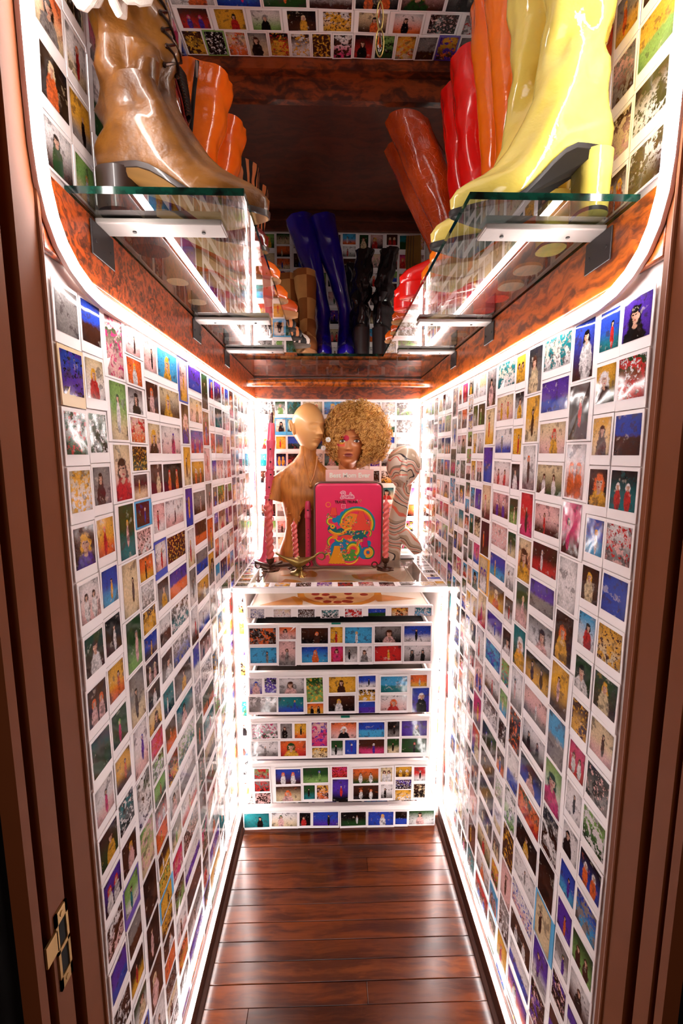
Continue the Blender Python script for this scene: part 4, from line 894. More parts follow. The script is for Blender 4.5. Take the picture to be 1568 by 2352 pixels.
# ------------------------------------------------------------------ mannequin heads
def head_mesh(c, sc, ang, feat=1., nv=84, nu=96, tilt=0., wide=1., neck=.0):
    """front faces -Y at ang=0; ang turns it toward +X"""
    V = []; g = lambda x, s_: exp(-(x/s_)**2)
    for i in range(nv+1):
        ph = -pi/2+pi*i/nv
        for j in range(nu):
            th = 2*pi*j/nu; dx, dy, dz = sin(th)*cos(ph), cos(th)*cos(ph), sin(ph)   # dy=+1 front
            z = .118*dz; lo = ss(-z, 0, .11)
            x = .073*wide*dx*(1-.26*lo)*(1+.04*ss(z, 0, .08)); y = (.088 if dy > 0 else .102)*dy
            if dy < 0: y *= 1-.50*ss(-z, .01, .1)
            elif dy > 0: y *= 1-.10*lo+.0
            if dy > 0:
                f = ss(dy, .25, .75)*feat; ax = abs(x)
                y *= 1-.10*ss(z, .05, .11)
                n = .024*g(x, .0075+.004*ss(-z, 0, .03))*max(0, min(1, (.016-z)/.038))**1.3*ss(z, -.036, -.027)
                n += .007*g(ax-.009, .005)*g(z+.027, .006)
                e = -.011*g(ax-.029, .016)*g(z-.007, .012)+.0065*g(ax-.029, .0115)*g(z-.006, .0075)
                e += -.0012*g(ax-.029, .013)*g(z-.0005, .0012)
                e += .0045*g(ax-.026, .02)*g(z-.027, .007)+.004*g(ax-.04, .018)*g(z+.02, .015)
                l = .0075*g(x, .017)*g(z+.0455, .0048)+.0085*g(x, .015)*g(z+.0565, .0052)-.005*g(x, .022)*g(z+.0508, .0018)
                l += -.004*g(x, .02)*g(z+.069, .006)+.010*g(x, .019)*g(z+.086, .013)
                y += f*(n+e+l)
            y = -y
            yy, zz = y*cos(tilt)-z*sin(tilt), y*sin(tilt)+z*cos(tilt)
            X, Y = x*cos(ang)-yy*sin(ang), x*sin(ang)+yy*cos(ang)
            V.append((c[0]+X*sc, c[1]+Y*sc, c[2]+zz*sc, x, -y, z))
    return V, nv, nu
def head_to(bb, c, sc, ang, mfun=None, **k):
    V, nv, nu = head_mesh(c, sc, ang, **k); fs = []; ms = []
    for i in range(nv):
        for j in range(nu):
            f = [i*nu+j, i*nu+(j+1) % nu, (i+1)*nu+(j+1) % nu, (i+1)*nu+j]
            fs.append(f)
            if mfun:
                q = [sum(V[a][t] for a in f)/4 for t in (3, 4, 5)]; ms.append(mfun(*q))
            else: ms.append(0)
    bb.add([v[:3] for v in V], fs, ms)
    return V
def ear(bb, c, sc, side_dir, back_dir, m=0):
    c = Vector(c); o = Vector(side_dir).normalized(); b_ = Vector(back_dir).normalized(); z = Vector((0, 0, 1))
    P = []
    for j in range(15):
        a = -2.2+4.6*j/14; P.append(c+(z*(.030*cos(a*.75)) + b_*(.017*sin(a*.55+1.1)) + o*(.010+.006*sin(a*.5+1)))*sc)
    bb.tube(P, [.0035*sc+.0022*sc*sin(pi*j/14) for j in range(15)], 8, m)
    bb.sphere(tuple(c+o*.004*sc+b_*.006*sc), (.010*sc, .012*sc, .024*sc), 12, m)

# wooden bust
def woodskin(name, c1, c2):
    m, t, b = newmat(name); v = objco(t, (26, 26, 2.2)); n = noise(t, v, 2.4, 5, .65); n2 = noise(t, objco(t), 9, 3)
    f = mth(t, 'MULTIPLY', sstep(t, n.outputs['Fac'], .35, .7), .8)
    t.links.new(mixc(t, f, lin(c1), lin(c2)), b.inputs['Base Color']); b.inputs['Roughness'].default_value = .42
    bump(t, b, n.outputs['Fac'], .5, .002); return m
M_TAN = plain('pale_tan_head', 'e2a765', .4, vary=.06, bmp=(12, .15, .003), coat=.2); M_BODY = woodskin('carved_wood_body', 'cf8436', '9c5a22'); M_HOL = plain('carved_hollow', '8a4a20', .7, bmp=(20, .8, .006), vary=.25)
CB = (-.135, 2.06)
r = thing('mannequin_bust', 'bald tan mannequin bust with a carved wood-like body, looking right', 'mannequin', (CB[0], CB[1], TOP))
hc = (-.098, 2.05, 1.602)
bb = B(); head_to(bb, hc, .95, .66, tilt=.04, feat=1.15); 
ang = .66; side = Vector((-cos(ang), -sin(ang), 0)); bk = Vector((-sin(ang), cos(ang), 0))
ear(bb, Vector(hc)+side*.062+bk*.012+Vector((0, 0, -.006)), 1.15, side, bk)
hd = bb.make('head', M_TAN, r)
PR = [(.985, -.148, .098, .066), (1.0, -.148, .1, .068), (1.04, -.146, .095, .068), (1.09, -.14, .082, .062), (1.14, -.135, .076, .06), (1.18, -.131, .080, .064), (1.22, -.128, .092, .070), (1.255, -.124, .104, .074), (1.29, -.122, .113, .077),
      (1.325, -.120, .121, .078), (1.36, -.119, .126, .075), (1.388, -.118, .122, .068), (1.405, -.117, .112, .062), (1.42, -.116, .098, .056), (1.435, -.114, .080, .052), (1.45, -.112, .062, .048), (1.468, -.109, .050, .045), (1.49, -.104, .039, .042), (1.53, -.10, .040, .044)]
rings = []
NN = 64
for i in range(len(PR)-1):
    for s_ in range(4):
        t = s_/4; q = [lerp(a, b_, t) for a, b_ in zip(PR[i], PR[i+1])]; z, xc, hw, hd_ = q; rr = []
        for j in range(NN):
            th = 2*pi*j/NN; cx, sy = cos(th), sin(th); x = xc+hw*cx; y_ = 2.06+hd_*sy*abs(sy)**-.1 if abs(sy) > .01 else 2.06
            if sy < 0:
                y_ -= .012*exp(-((abs(x-xc)-.05)/.03)**2-((z-1.30)/.03)**2)
                u = ((x+.100)/.058)**2+((z-1.10)/.15)**2
                if u < 1: y_ += .045*(1-u)**.5
                y_ += .006*mn.noise(Vector((x*30, z*22, 3)))
                y_ += .010*exp(-(((x-xc)*.8+(z-1.42)*.55)/.010)**2)*0
            rr.append((x, y_, z))
        rings.append(rr)
bb = B().loft(rings, 0)
hol = []
for f in bb.f:
    p = [sum(bb.v[a][k] for a in f)/len(f) for k in range(3)]
    u = ((p[0]+.100)/.058)**2+((p[2]-1.10)/.15)**2
    hol.append(1 if (u < .96 and p[1] < 2.06) else 0)
bb.m = hol
for sx in (-1, 1):
    c0 = Vector((-.118+sx*.088, 2.06, 1.382)); c1 = Vector((-.118+sx*.120, 2.054, 1.355)); c2 = Vector((-.118+sx*.142, 2.047, 1.272))
    bb.tube([c0, c1, c1.lerp(c2, .5), c2], [.036, .040, .040, .043], 18, 0)
bb.make('torso', [M_BODY, M_HOL], r)
P = []
for j in range(25):
    a = pi*j/24; x = -.100+.059*cos(a); z = 1.10+.152*sin(a); q = ((x+.135)/.09); P.append((x, 2.06-.066*sqrt(max(.05, 1-q*q)), z))
B().tube(P, .0042, 8).make('carved_rim', M_BODY, r)
bb = B()
for sx in (-1, 1):
    bb.tube([(-.088+sx*.030, 2.018, 1.475), (-.088+sx*.026, 2.004, 1.435), (-.088+sx*.014, 1.990, 1.385), (-.088, 1.980, 1.350)], .004, 8)
bb.sphere((-.088, 1.98, 1.34), .009, 10); bb.make('carved_necklace', M_BODY, r)
bb = B(); rk = random.Random(8)
for k in range(26):
    x = rk.uniform(-.2, -.05); z = rk.uniform(1.16, 1.38); bb.sphere((x, 2.06-.072*sqrt(max(.1, 1-((x+.12)/.13)**2))+.003, z), (rk.uniform(.003, .008), .005, rk.uniform(.003, .01)), 8)
bb.make('carved_knots', M_BODY, r)['kind'] = 'stuff'

# head with the afro wig
M_SKIN = plain('painted_skin', 'cc7f4a', .38, vary=.05, coat=.2); M_LIP = plain('mauve_lips', 'a04c44', .3); M_MK1 = plain('orange_makeup', 'e0420c', .5); M_MK2 = plain('magenta_makeup', 'c4103c', .5); M_MK3 = plain('yellow_makeup', 'f0b428', .5)
AC = Vector((.086, 2.04, 1.534)); HS = 1.05
r = thing('wigged_mannequin', 'mannequin head with a big blonde afro wig and painted eye, facing forward', 'mannequin', (AC.x, AC.y, TOP))
def mk(x, y, z):
    if y < .03: return 0
    if ((x)/.018)**2+((z+.051)/.0085)**2 < 1: return 1
    if ((x+.009)/.012)**2+((z-.018)/.013)**2 < 1: return 3
    e = hypot((x+.031)/.0185, (z-.006)/.0115)
    if e < 1.0: return 4
    if -.055 < x < -.014 and -.016 < z < .0: return 2 if x > -.040 else 3
    if -.045 < x < -.026 and .012 < z < .05: return 2
    return 0
bb = B(); head_to(bb, AC, HS, -.06, mk, nv=120, nu=150)
bb.lathe((AC.x, AC.y+.02, 0), [(.062, TOP+.001), (.062, TOP+.01), (.05, TOP+.05), (.047, 1.38), (.046, 1.46)], 28)
bb.make('head', [M_SKIN, M_LIP, M_MK1, M_MK2, M_MK3], r)
M_EYEW = plain('eye_white', 'f4efe8', .2, coat=1); M_IRIS = plain('brown_iris', '2c1a10', .15, coat=1, vary=0); M_LASH = plain('lash', '120a08', .6)
for sx in (-1, 1):
    ex, ey, ez = AC.x+sx*.0295*HS, AC.y-.0815*HS, AC.z+.006*HS
    bb = B().sphere((ex, ey+.001, ez), (.0130, .0054, .0056), 20, 0); bb.sphere((ex, ey-.0028, ez+.0006), (.0068, .0031, .0060), 16, 1); bb.sphere((ex-.002, ey-.0050, ez+.0022), (.0012, .0006, .0012), 8, 0)
    bb.make('eye', [M_EYEW, M_IRIS], r)
    B().tube([(ex-.0135, ey+.002, ez+.001), (ex-.007, ey-.0035, ez+.0062), (ex, ey-.0045, ez+.0075), (ex+.007, ey-.0035, ez+.0062), (ex+.0135, ey+.002, ez+.001)], .0012, 6).make('eyelash', M_LASH, r)
    B().tube([(ex-.014, ey+.000, ez+.017), (ex-.004, ey-.0055, ez+.0205), (ex+.014*1, ey-.001, ez+.0175)], .0009, 6).make('eyebrow', plain('brow', '6b3a1e', .7), r)
M_HAIR = plain('blonde_shaded_base', 'b47628', .55, bmp=(140, .9, .004), vary=.35);  # wig base toned darker: the shade inside the curls is in its colour
HC = Vector((.122, 2.055, 1.57)); HR = (.158, .125, .158)
def hairface(d): # the opening around the face
    x = HC.x+HR[0]*d.x; z = HC.z+HR[2]*d.z
    return d.y < .1 and (((x-AC.x-.004)/.054)**2+((z-(AC.z-.030))/.088)**2) < 1
bb = B(); V = []; nv, nu = 70, 90
for i in range(nv+1):
    ph = -pi/2+pi*i/nv
    for j in range(nu):
        th = 2*pi*j/nu; d = Vector((sin(th)*cos(ph), -cos(th)*cos(ph), sin(ph)))
        k = 1+.09*mn.noise(d*3.2)+.05*mn.noise(d*8)-.10*ss(-d.z, .6, 1)
        p = Vector((HC.x+HR[0]*d.x*k*.93, HC.y+HR[1]*d.y*k*.93, HC.z+HR[2]*d.z*k*.93))
        if hairface(d): p.y = max(p.y, 2.045)
        V.append(p)
bb.add(V, [[i*nu+j, i*nu+(j+1) % nu, (i+1)*nu+(j+1) % nu, (i+1)*nu+j] for i in range(nv) for j in range(nu)])
wig = bb.make('afro_wig', M_HAIR, r)
bb = B(); rk = random.Random(4); M_CURL = plain('curl_strands', 'ecae5a', .5, vary=.3)  # strands toned lighter: the wig's highlights are in their colour
for k in range(3400):
    d = Vector((rk.gauss(0, 1), rk.gauss(0, 1)-.35, rk.gauss(0, 1))).normalized()
    if d.y > .55 or hairface(d*1.0): continue
    kk = (1+.09*mn.noise(d*3.2)+.05*mn.noise(d*8)-.10*ss(-d.z, .6, 1))*rk.uniform(.92, 1.035)
    c = Vector((HC.x+HR[0]*d.x*kk, HC.y+HR[1]*d.y*kk, HC.z+HR[2]*d.z*kk)); a = d.orthogonal().normalized(); q = d.cross(a); R1 = rk.uniform(.003, .0075); ph = rk.uniform(0, 6)
    tt = rk.uniform(.5, 1)
    bb.tube([c+(a*cos(ph+t)+q*sin(ph+t)*tt+d*(.25*t/5-.1+.6*sin(t+ph)*.6))*R1 for t in (0, 1.05, 2.1, 3.15, 4.2, 5.2)], rk.uniform(.0009, .0017), 3, cap=(0, 0))
o = bb.make('curls', M_CURL, wig, off=tuple(r.location)); o['kind'] = 'stuff'
M_DAISY = plain('white_flower_clip', 'ffffff', .4); M_DC = plain('flower_clip_center', 'f5e6b0', .4)
for (x, z) in ((-.008, 1.548), (-.030, 1.512)):
    f = thing('daisy_clip', 'small white daisy hair clip in the afro wig, the %s one' % ('upper' if z > 1.53 else 'lower'), 'hair clip', (x, 1.945, z), 'daisy clips in the wig')
    yb = 2.055-.125*sqrt(max(.05, 1-((x-HC.x)/.158)**2-((z-HC.z)/.158)**2))-.006; f.location.y = yb
    bb = B()
    for k in range(8): a = 2*pi*k/8; bb.sphere((x+.0072*cos(a), yb-.004, z+.0072*sin(a)), (.0036 if abs(cos(a)) < .5 else .0052, .0016, .0036 if abs(sin(a)) < .5 else .0052), 8)
    bb.make('petals', M_DAISY, f); B().sphere((x, yb-.0055, z), (.0032, .002, .0032), 10).make('flower_center', M_DC, f)

# marbled mannequin head on a long neck
def marble(name, sc, dis, warp):
    m, t, b = newmat(name); tc = nd(t, 'ShaderNodeTexCoord'); mp = nd(t, 'ShaderNodeMapping'); t.links.new(tc.outputs['Object'], mp.inputs[0]); mp.inputs['Scale'].default_value = sc
    n0 = noise(t, mp.outputs[0], warp, 1, .4); dv = nd(t, 'ShaderNodeVectorMath', operation='MULTIPLY_ADD'); t.links.new(n0.outputs['Color'], dv.inputs[0]); dv.inputs[1].default_value = (dis,)*3; t.links.new(mp.outputs[0], dv.inputs[2])
    sp_ = nd(t, 'ShaderNodeSeparateXYZ'); t.links.new(dv.outputs[0], sp_.inputs[0])
    fr = mth(t, 'FRACT', mth(t, 'MULTIPLY', mth(t, 'ADD', sp_.outputs[2], mth(t, 'MULTIPLY', sp_.outputs[0], .35)), 1.))
    cr = nd(t, 'ShaderNodeValToRGB'); cr.color_ramp.interpolation = 'CONSTANT'; t.links.new(fr, cr.inputs[0])
    st_ = [(0, 'e9d9c6'), (.14, 'f0795e'), (.19, 'dcc3a4'), (.30, '241a1c'), (.335, 'e6d2bd'), (.44, 'f3a58c'), (.52, '9b8672'), (.60, 'e9d9c6'), (.70, 'ee5a48'), (.73, 'f0dcc8'), (.83, '3a2a2c'), (.86, 'c4ab90')]
    el = cr.color_ramp.elements
    while len(el) < len(st_): el.new(.5)
    for e_, (p, c) in zip(el, st_): e_.position = p; e_.color = (*lin(c), 1)
    t.links.new(cr.outputs[0], b.inputs['Base Color']); b.inputs['Roughness'].default_value = .35; b.inputs['Coat Weight'].default_value = .3; return m
M_MAR = marble('marbled_stripes', (9, 9, 9), 1.6, .9); M_MAR2 = marble('marbled_swirl', (7, 7, 7), 2.4, 1.1)
r = thing('marbled_mannequin', 'head and long neck striped in pink, cream and black swirls, right of the pink case', 'mannequin', (.345, 2.07, TOP))
bb = B(); head_to(bb, (.342, 2.06, 1.420), .90, .1, nv=70, nu=80, feat=.5, tilt=.35, wide=1.18)
bb.tube([(.335, 1.985, 1.46), (.330, 1.968, 1.42), (.326, 1.966, 1.385), (.328, 1.978, 1.362)], [.012, .017, .021, .014], 14)
bb.make('head', M_MAR2, r)
rg_ = []
for (x, y_, z, a, b_) in ((.352, 2.075, 1.38, .040, .040), (.350, 2.075, 1.34, .038, .038), (.343, 2.075, 1.30, .038, .038), (.334, 2.075, 1.25, .040, .04), (.325, 2.075, 1.20, .043, .042), (.315, 2.075, 1.15, .047, .045), (.309, 2.073, 1.12, .050, .046), (.302, 2.07, 1.09, .050, .046), (.296, 2.07, 1.05, .048, .046), (.292, 2.07, 1.0, .046, .046), (.290, 2.07, TOP+.0005, .047, .046)):
    rg_.append([(x+a*cos(2*pi*j/28), y_+b_*sin(2*pi*j/28), z) for j in range(28)])
B().loft(rg_).make('neck', M_MAR, r)
B().tube([(.315, 2.07, 1.130), (.348, 2.07, 1.104), (.384, 2.07, 1.070), (.410, 2.07, 1.038), (.422, 2.07, 1.015)], [.040, .044, .042, .036, .029], 20, sq=(1.1, .85)).make('shoulder', M_MAR, r)
B().box((.335, 2.04, TOP+.0003), (.40, 2.11, TOP+.006)).make('base_plate', plain('dark_grey_base', '4a403c', .6), r, smooth=False)
# ------------------------------------------------------------------ pink metal case with printed lid
M_PINK = plain('hot_pink_enamel', 'f23364', .3, coat=.5, vary=.05); M_RIM = plain('worn_chrome_rim', '8f6e62', .3, .8, bmp=(80, .4)); 
tx0, tx1, tz0, tz1, TY = -.072, .231, TOP+.001, 1.366, 1.905
tr = thing('travel_case', 'hot pink metal toy travel case with a rainbow print and rounded corners', 'case', ((tx0+tx1)/2, TY+.03, TOP))
def rrect(x0, z0, x1, z1, r_, y_, n=8):
    P = []
    for cx, cz, a0 in ((x1-r_, z1-r_, 0), (x0+r_, z1-r_, pi/2), (x0+r_, z0+r_, pi), (x1-r_, z0+r_, 1.5*pi)):
        for k in range(n+1): a = a0+pi/2*k/n; P.append((cx+r_*cos(a), y_, cz+r_*sin(a)))
    return P
bb = B().loft([rrect(tx0, tz0, tx1, tz1, .03, TY+.062), rrect(tx0, tz0, tx1, tz1, .03, TY+.004), rrect(tx0, tz0, tx1, tz1, .03, TY), rrect(tx0+.006, tz0+.006, tx1-.006, tz1-.006, .025, TY)], 0, (1, 1))
bb.make('case_body', M_RIM, tr)
i_ = .0075
bb = B().loft([rrect(tx0+i_, tz0+i_, tx1-i_, tz1-i_, .024, TY), rrect(tx0+i_+.0005, tz0+i_+.0005, tx1-i_-.0005, tz1-i_-.0005, .024, TY-.004), rrect(tx0+i_+.004, tz0+i_+.004, tx1-i_-.004, tz1-i_-.004, .022, TY-.0065), rrect(tx0+i_+.009, tz0+i_+.009, tx1-i_-.009, tz1-i_-.009, .018, TY-.0065)], 0, (0, 1))
bb.make('lid', M_PINK, tr)
B().tube(rrect(tx0+.003, tz0+.003, tx1-.003, tz1-.003, .028, TY-.0005), .0032, 8, loop=True).make('rim', M_RIM, tr)
AY = TY-.0066
def aw(x, y, l=0): return (tx0+(x-65)/1345*(tx1-tx0), AY-.00012*l, tz1-(y-140)/1630*(tz1-tz0))
AM = {k: plain('print_'+k, c, .35, vary=.03) for k, c in dict(blue='0f86b8', teal='136b6e', green='4f9e3a', yellow='f2d032', orange='f5892a', coral='f0503c', amber='f2a01c', pinkw='f7b6bd', white='f6ece4', magenta='d81a6a', black='241014', red='d9261c').items()}
AK = list(AM); art = B(); lay = [0]
def poly(pts, c):
    lay[0] += 1; art.add([aw(x, y, 1+lay[0]*.02) for x, y in pts], [list(range(len(pts)))[::1]], AK.index(c))
def circ(x, y, r_, c, ry=None, n=18, wob=0): poly([(x+r_*cos(2*pi*j/n)*(1+wob*(j % 2)), y+(ry or r_)*sin(2*pi*j/n)*(1+wob*(j % 2))) for j in range(n)], c)
def band(cx, cy, r0, r1, a0, a1, c, ky=1., n=22):
    lay[0] += 1; A = [radians(lerp(a0, a1, j/n)) for j in range(n+1)]
    pi_ = [(cx+r0*cos(a), cy-r0*ky*sin(a)) for a in A]; po = [(cx+r1*cos(a), cy-r1*ky*sin(a)) for a in A]
    art.add([aw(x, y, 1+lay[0]*.02) for x, y in pi_+po], [[j, j+1, n+2+j, n+1+j] for j in range(n)], AK.index(c))
def rainbow(cx, cy, r0, w_, a0, a1, cols, ky=1.):
    for i, c in enumerate(cols): band(cx, cy, r0+i*w_, r0+(i+1)*w_, a0, a1, c, ky)
rk = random.Random(6)
for (x, y, r_) in ((640, 760, 70), (560, 840, 75), (700, 700, 60), (590, 920, 60), (470, 860, 50)): circ(x, y, r_, 'blue')
circ(800, 1090, 330, 'teal', 110); circ(420, 1030, 90, 'teal'); circ(560, 1440, 190, 'blue', 200); circ(690, 1320, 120, 'blue'); circ(1090, 1350, 80, 'blue'); circ(1050, 1500, 110, 'blue'); circ(1130, 1300, 50, 'blue')
circ(800, 900, 250, 'orange', 170); circ(760, 1530, 190, 'green', 120)
rainbow(900, 930, 250, 22, -25, 178, ['coral', 'orange', 'yellow', 'green', 'blue'], .92)
rainbow(390, 880, 40, 16, 60, 300, ['orange', 'yellow', 'green']); rainbow(430, 975, 18, 16, 0, 360, ['yellow', 'orange']); band(345, 565, 38, 52, 0, 360, 'orange')
rainbow(540, 930, 190, 18, 215, 315, ['yellow', 'orange', 'amber'], .9); rainbow(800, 1240, 200, 20, 70, 130, ['amber', 'yellow'], 1)
rainbow(430, 1270, 60, 18, 40, 230, ['orange', 'yellow', 'green']); rainbow(620, 1420, 200, 20, 25, 95, ['coral', 'yellow', 'orange'])
rainbow(830, 1430, 50, 24, -60, 200, ['coral', 'amber', 'yellow', 'green', 'blue']); rainbow(1120, 1480, 30, 18, 0, 360, ['coral', 'yellow', 'orange']); rainbow(1120, 1480, 84, 16, -120, 80, ['yellow', 'green', 'teal'])
rainbow(1110, 1110, 40, 15, -60, 200, ['coral', 'yellow', 'green']); rainbow(860, 1290, 90, 20, 20, 150, ['yellow', 'coral', 'amber']); rainbow(750, 1500, 190, 20, 220, 330, ['yellow', 'coral'], 1)
circ(960, 1190, 150, 'teal', 60); circ(700, 1180, 120, 'coral', 40); circ(470, 1180, 60, 'orange', 40); rainbow(560, 1190, 60, 16, 200, 350, ['yellow', 'green', 'blue']); rainbow(1000, 1330, 60, 16, 60, 200, ['yellow', 'coral', 'orange']); rainbow(330, 1560, 40, 14, -40, 160, ['yellow', 'green', 'teal'])
# big bell-shaped blossoms and leaves
for cx, y0, y1, w0, w1, c in ((980, 690, 1040, 45, 190, 'coral'), (510, 1350, 1680, 50, 165, 'amber'), (450, 620, 760, 45, 70, 'coral'), (1060, 1190, 1360, 35, 60, 'magenta')):
    L_, R2 = [], []
    for k in range(11):
        t = k/10; w_ = lerp(w0, w1, t**1.3); y_ = lerp(y0, y1, t); L_.append((cx-w_, y_)); R2.append((cx+w_, y_))
    B_ = [(cx+w1*cos(pi*k/16), y1+12*(k % 2)+10*sin(pi*k/16)) for k in range(1, 16)]
    poly([(x+ (4 if x > cx else -4), y_+4) for x, y_ in (L_+B_[::-1]+R2[::-1])], 'black'); poly(L_+B_[::-1]+R2[::-1], c)
for (cx, cy, rx, ry, n) in ((760, 900, 160, 110, 60), (760, 1090, 260, 45, 34), (680, 1520, 150, 110, 46), (650, 1330, 90, 90, 14), (340, 1430, 60, 110, 30), (350, 770, 50, 40, 12), (920, 1250, 110, 40, 18), (1130, 900, 60, 50, 10), (960, 500, 60, 50, 10)):
    for k in range(n):
        a, q = rk.uniform(0, 2*pi), sqrt(rk.random()); x, y = cx+rx*q*cos(a), cy+ry*q*sin(a); c = rk.choice(['yellow', 'coral', 'green', 'amber', 'magenta', 'pinkw', 'red', 'green', 'teal'])
        circ(x, y, rk.uniform(8, 19), c, n=10, wob=-.35); circ(x, y, 5, rk.choice(['yellow', 'black', 'white']), n=6)
for (x, y, s_) in ((740, 1480, 34), (650, 1430, 24), (620, 1370, 20), (700, 1300, 18), (870, 1570, 30), (940, 1110, 16)):
    poly([(x+s_*1.0*(16*sin(t)**3)/16, y-s_*(13*cos(t)-5*cos(2*t)-2*cos(3*t)-cos(4*t))/16) for t in [2*pi*j/20 for j in range(20)]], 'coral')
def stroke(pts, w_, c):
    n = len(pts)
    for k in range(n-1):
        (x0, y0), (x1, y1) = pts[k], pts[k+1]; d = hypot(x1-x0, y1-y0) or 1; nx, ny = -(y1-y0)/d*w_/2, (x1-x0)/d*w_/2
        poly([(x0+nx, y0+ny), (x1+nx, y1+ny), (x1-nx, y1-ny), (x0-nx, y0-ny)], c)
    for (x, y) in pts: circ(x, y, w_/2, c, n=8)
LOGO = [[(600, 450), (612, 395), (632, 340)], [(590, 345), (625, 322), (662, 330), (668, 352), (648, 374), (622, 382)], [(622, 382), (655, 384), (668, 405), (650, 432), (612, 446), (590, 440)],
        [(712, 408), (694, 400), (680, 418), (684, 438), (700, 440), (714, 408), (712, 438), (722, 440)], [(728, 404), (733, 440)], [(731, 418), (742, 402), (752, 406)],
        [(776, 350), (762, 400), (758, 440)], [(760, 425), (776, 402), (788, 412), (782, 436), (760, 440)], [(800, 404), (796, 438), (804, 442)], [(803, 386), (804, 388)], [(812, 426), (828, 414), (824, 402), (812, 408), (810, 432), (824, 442), (838, 432)]]
for s_ in LOGO: stroke(s_, 40, 'pinkw')
for s_ in LOGO: stroke(s_, 9, 'magenta')
stroke([(600, 560), (674, 560), (674, 630), (600, 630), (600, 560)], 8, 'pinkw'); stroke([(618, 600), (635, 590), (650, 598), (660, 588)], 5, 'pinkw')
art.make('printed_artwork', [AM[k] for k in AK], tr, smooth=False)
def text(name, body, loc, size, mat, parent, rot=(pi/2, 0, 0), bold=0., ext=.0003, align='CENTER', shear=0., sx=1.):
    cu = bpy.data.curves.new(name, 'FONT'); cu.body = body; cu.size = size; cu.extrude = ext; cu.offset = bold; cu.align_x = align; cu.shear = shear; cu.resolution_u = 3
    o = bpy.data.objects.new(name, cu); COL.objects.link(o); me = bpy.data.meshes.new_from_object(o); bpy.data.objects.remove(o)
    me.materials.clear(); me.materials.append(mat); o = bpy.data.objects.new(name, me); COL.objects.link(o)
    o.parent = parent; o.location = Vector(loc)-wl(parent); o.rotation_euler = rot; o.scale = (sx, 1, 1); return o
x, y_, z = aw(695, 540); text('lettering', 'TRAVEL TRUNK', (x, y_-.0008, z), .0165, AM['black'], tr, bold=.0004, sx=.86)
sg = thing('greeting_sign', 'pale pink block sign with white lettering on top of the pink case', 'sign', (.085, TY+.028, 1.3665))
bevel(B().box((-.020, TY+.014, 1.3665), (.190, TY+.040, 1.417)).make('board', plain('pale_pink_board', 'f0b7ac', .5, vary=.04), sg, smooth=False), .001)
text('lettering', 'Best Mom Ever', (.085, TY+.0135, 1.3835), .0285, plain('sign_white', 'fff6e6', .3), sg, bold=.0009, ext=.0004)
tx = text('handwriting', 'Fille', (.079, 1.5597, .905), .017, AM['black'], dr, shear=.5, bold=-.0002, ext=.0001); text('handwriting', 'M!', (.083, 1.5597, .8915), .012, AM['black'], dr, shear=.5, bold=-.0002, ext=.0001)

# ------------------------------------------------------------------ instruments
M_CLP = plain('pink_plastic', 'e85a76', .28, coat=.4, vary=.05); M_REC = plain('pink_plastic_dark', 'dd3a60', .28, coat=.4, vary=.05); M_HOLE = plain('dark_hole', '2a0a10', .6)
r = thing('clarinet', 'pink clarinet with pink keys standing on its bell at the left', 'clarinet', (-.300, 2.02, TOP))
def axis_pt(t): return Vector((lerp(-.297, -.264, t), lerp(2.02, 2.05, t), lerp(TOP+.002, 1.672, t)))
prof = [(0, .042), (.004, .042), (.012, .036), (.03, .028), (.06, .0215), (.10, .0185), (.16, .0165), (.30, .0155), (.42, .015), (.425, .018), (.445, .018), (.45, .0145), (.62, .014), (.625, .0165), (.645, .0165), (.65, .0145), (.74, .0145), (.80, .0175), (.815, .0175), (.82, .015), (.90, .0135), (.95, .011), (1.0, .006)]
B().tube([axis_pt(t) for t, _ in prof], [q*(1.2 if t > .08 else 1) for t, q in prof], 28).make('body', M_CLP, r)
bb = B(); hb = B(); rk = random.Random(2)
for k in range(15):
    t = .17+.042*k; p = axis_pt(t)+Vector((.003*sin(k*2.1), -.0185, 0)); 
    if k % 2 == 0: hb.sphere(tuple(p+Vector((.004, -.0005, 0))), (.0036, .0022, .0036), 10)
    n_ = 12; bb.tube([p+Vector((.0055*cos(2*pi*j/n_)+.004, -.0025, .0055*sin(2*pi*j/n_))) for j in range(n_)], .0011, 6, loop=True)
for sx, a, b_ in ((.016, .20, .44), (-.016, .24, .40), (.0165, .46, .66), (-.0155, .48, .60), (.012, .30, .62)):
    P = [axis_pt(lerp(a, b_, q/6))+Vector((sx, -.008, 0)) for q in range(7)]; bb.tube(P, .0016, 6)
    for q in (0, 3, 6): bb.sphere(tuple(P[q]), .0032, 8)
for t, sx in ((.26, .022), (.30, .024), (.34, .021), (.52, .023), (.56, .02), (.60, -.02), (.38, -.022), (.68, .018)):
    p = axis_pt(t); bb.tube([p+Vector((sx*.55, -.010, .008)), p+Vector((sx, -.012, .002)), p+Vector((sx*1.05, -.012, -.012)), p+Vector((sx*.7, -.012, -.018))], .0021, 6)
bb.make('keys', M_CLP, r); hb.make('tone_holes', M_HOLE, r)
p0, p1 = axis_pt(.985), axis_pt(1.045)
B().tube([axis_pt(.93), axis_pt(.99), axis_pt(1.03), axis_pt(1.05)], [.0148, .0135, .012, .008], 16).make('mouthpiece_cap', M_CRYS, r)
r = thing('recorder', 'short pink recorder standing between the candle and the pink case', 'recorder', (-.099, 1.945, TOP))
z0 = TOP+.0005
B().lathe((-.099, 1.945, z0), [(.0235, 0), (.0235, .004), (.019, .014), (.0145, .03), (.0135, .05), (.0125, .16), (.0125, .215), (.0150, .217), (.0150, .232), (.0135, .235), (.0135, .262), (.0125, .28), (.0095, .292), (.004, .293)], 28).make('body', M_REC, r)
bb = B().box((-.1035, 1.9303, z0+.250), (-.0945, 1.933, z0+.2545))
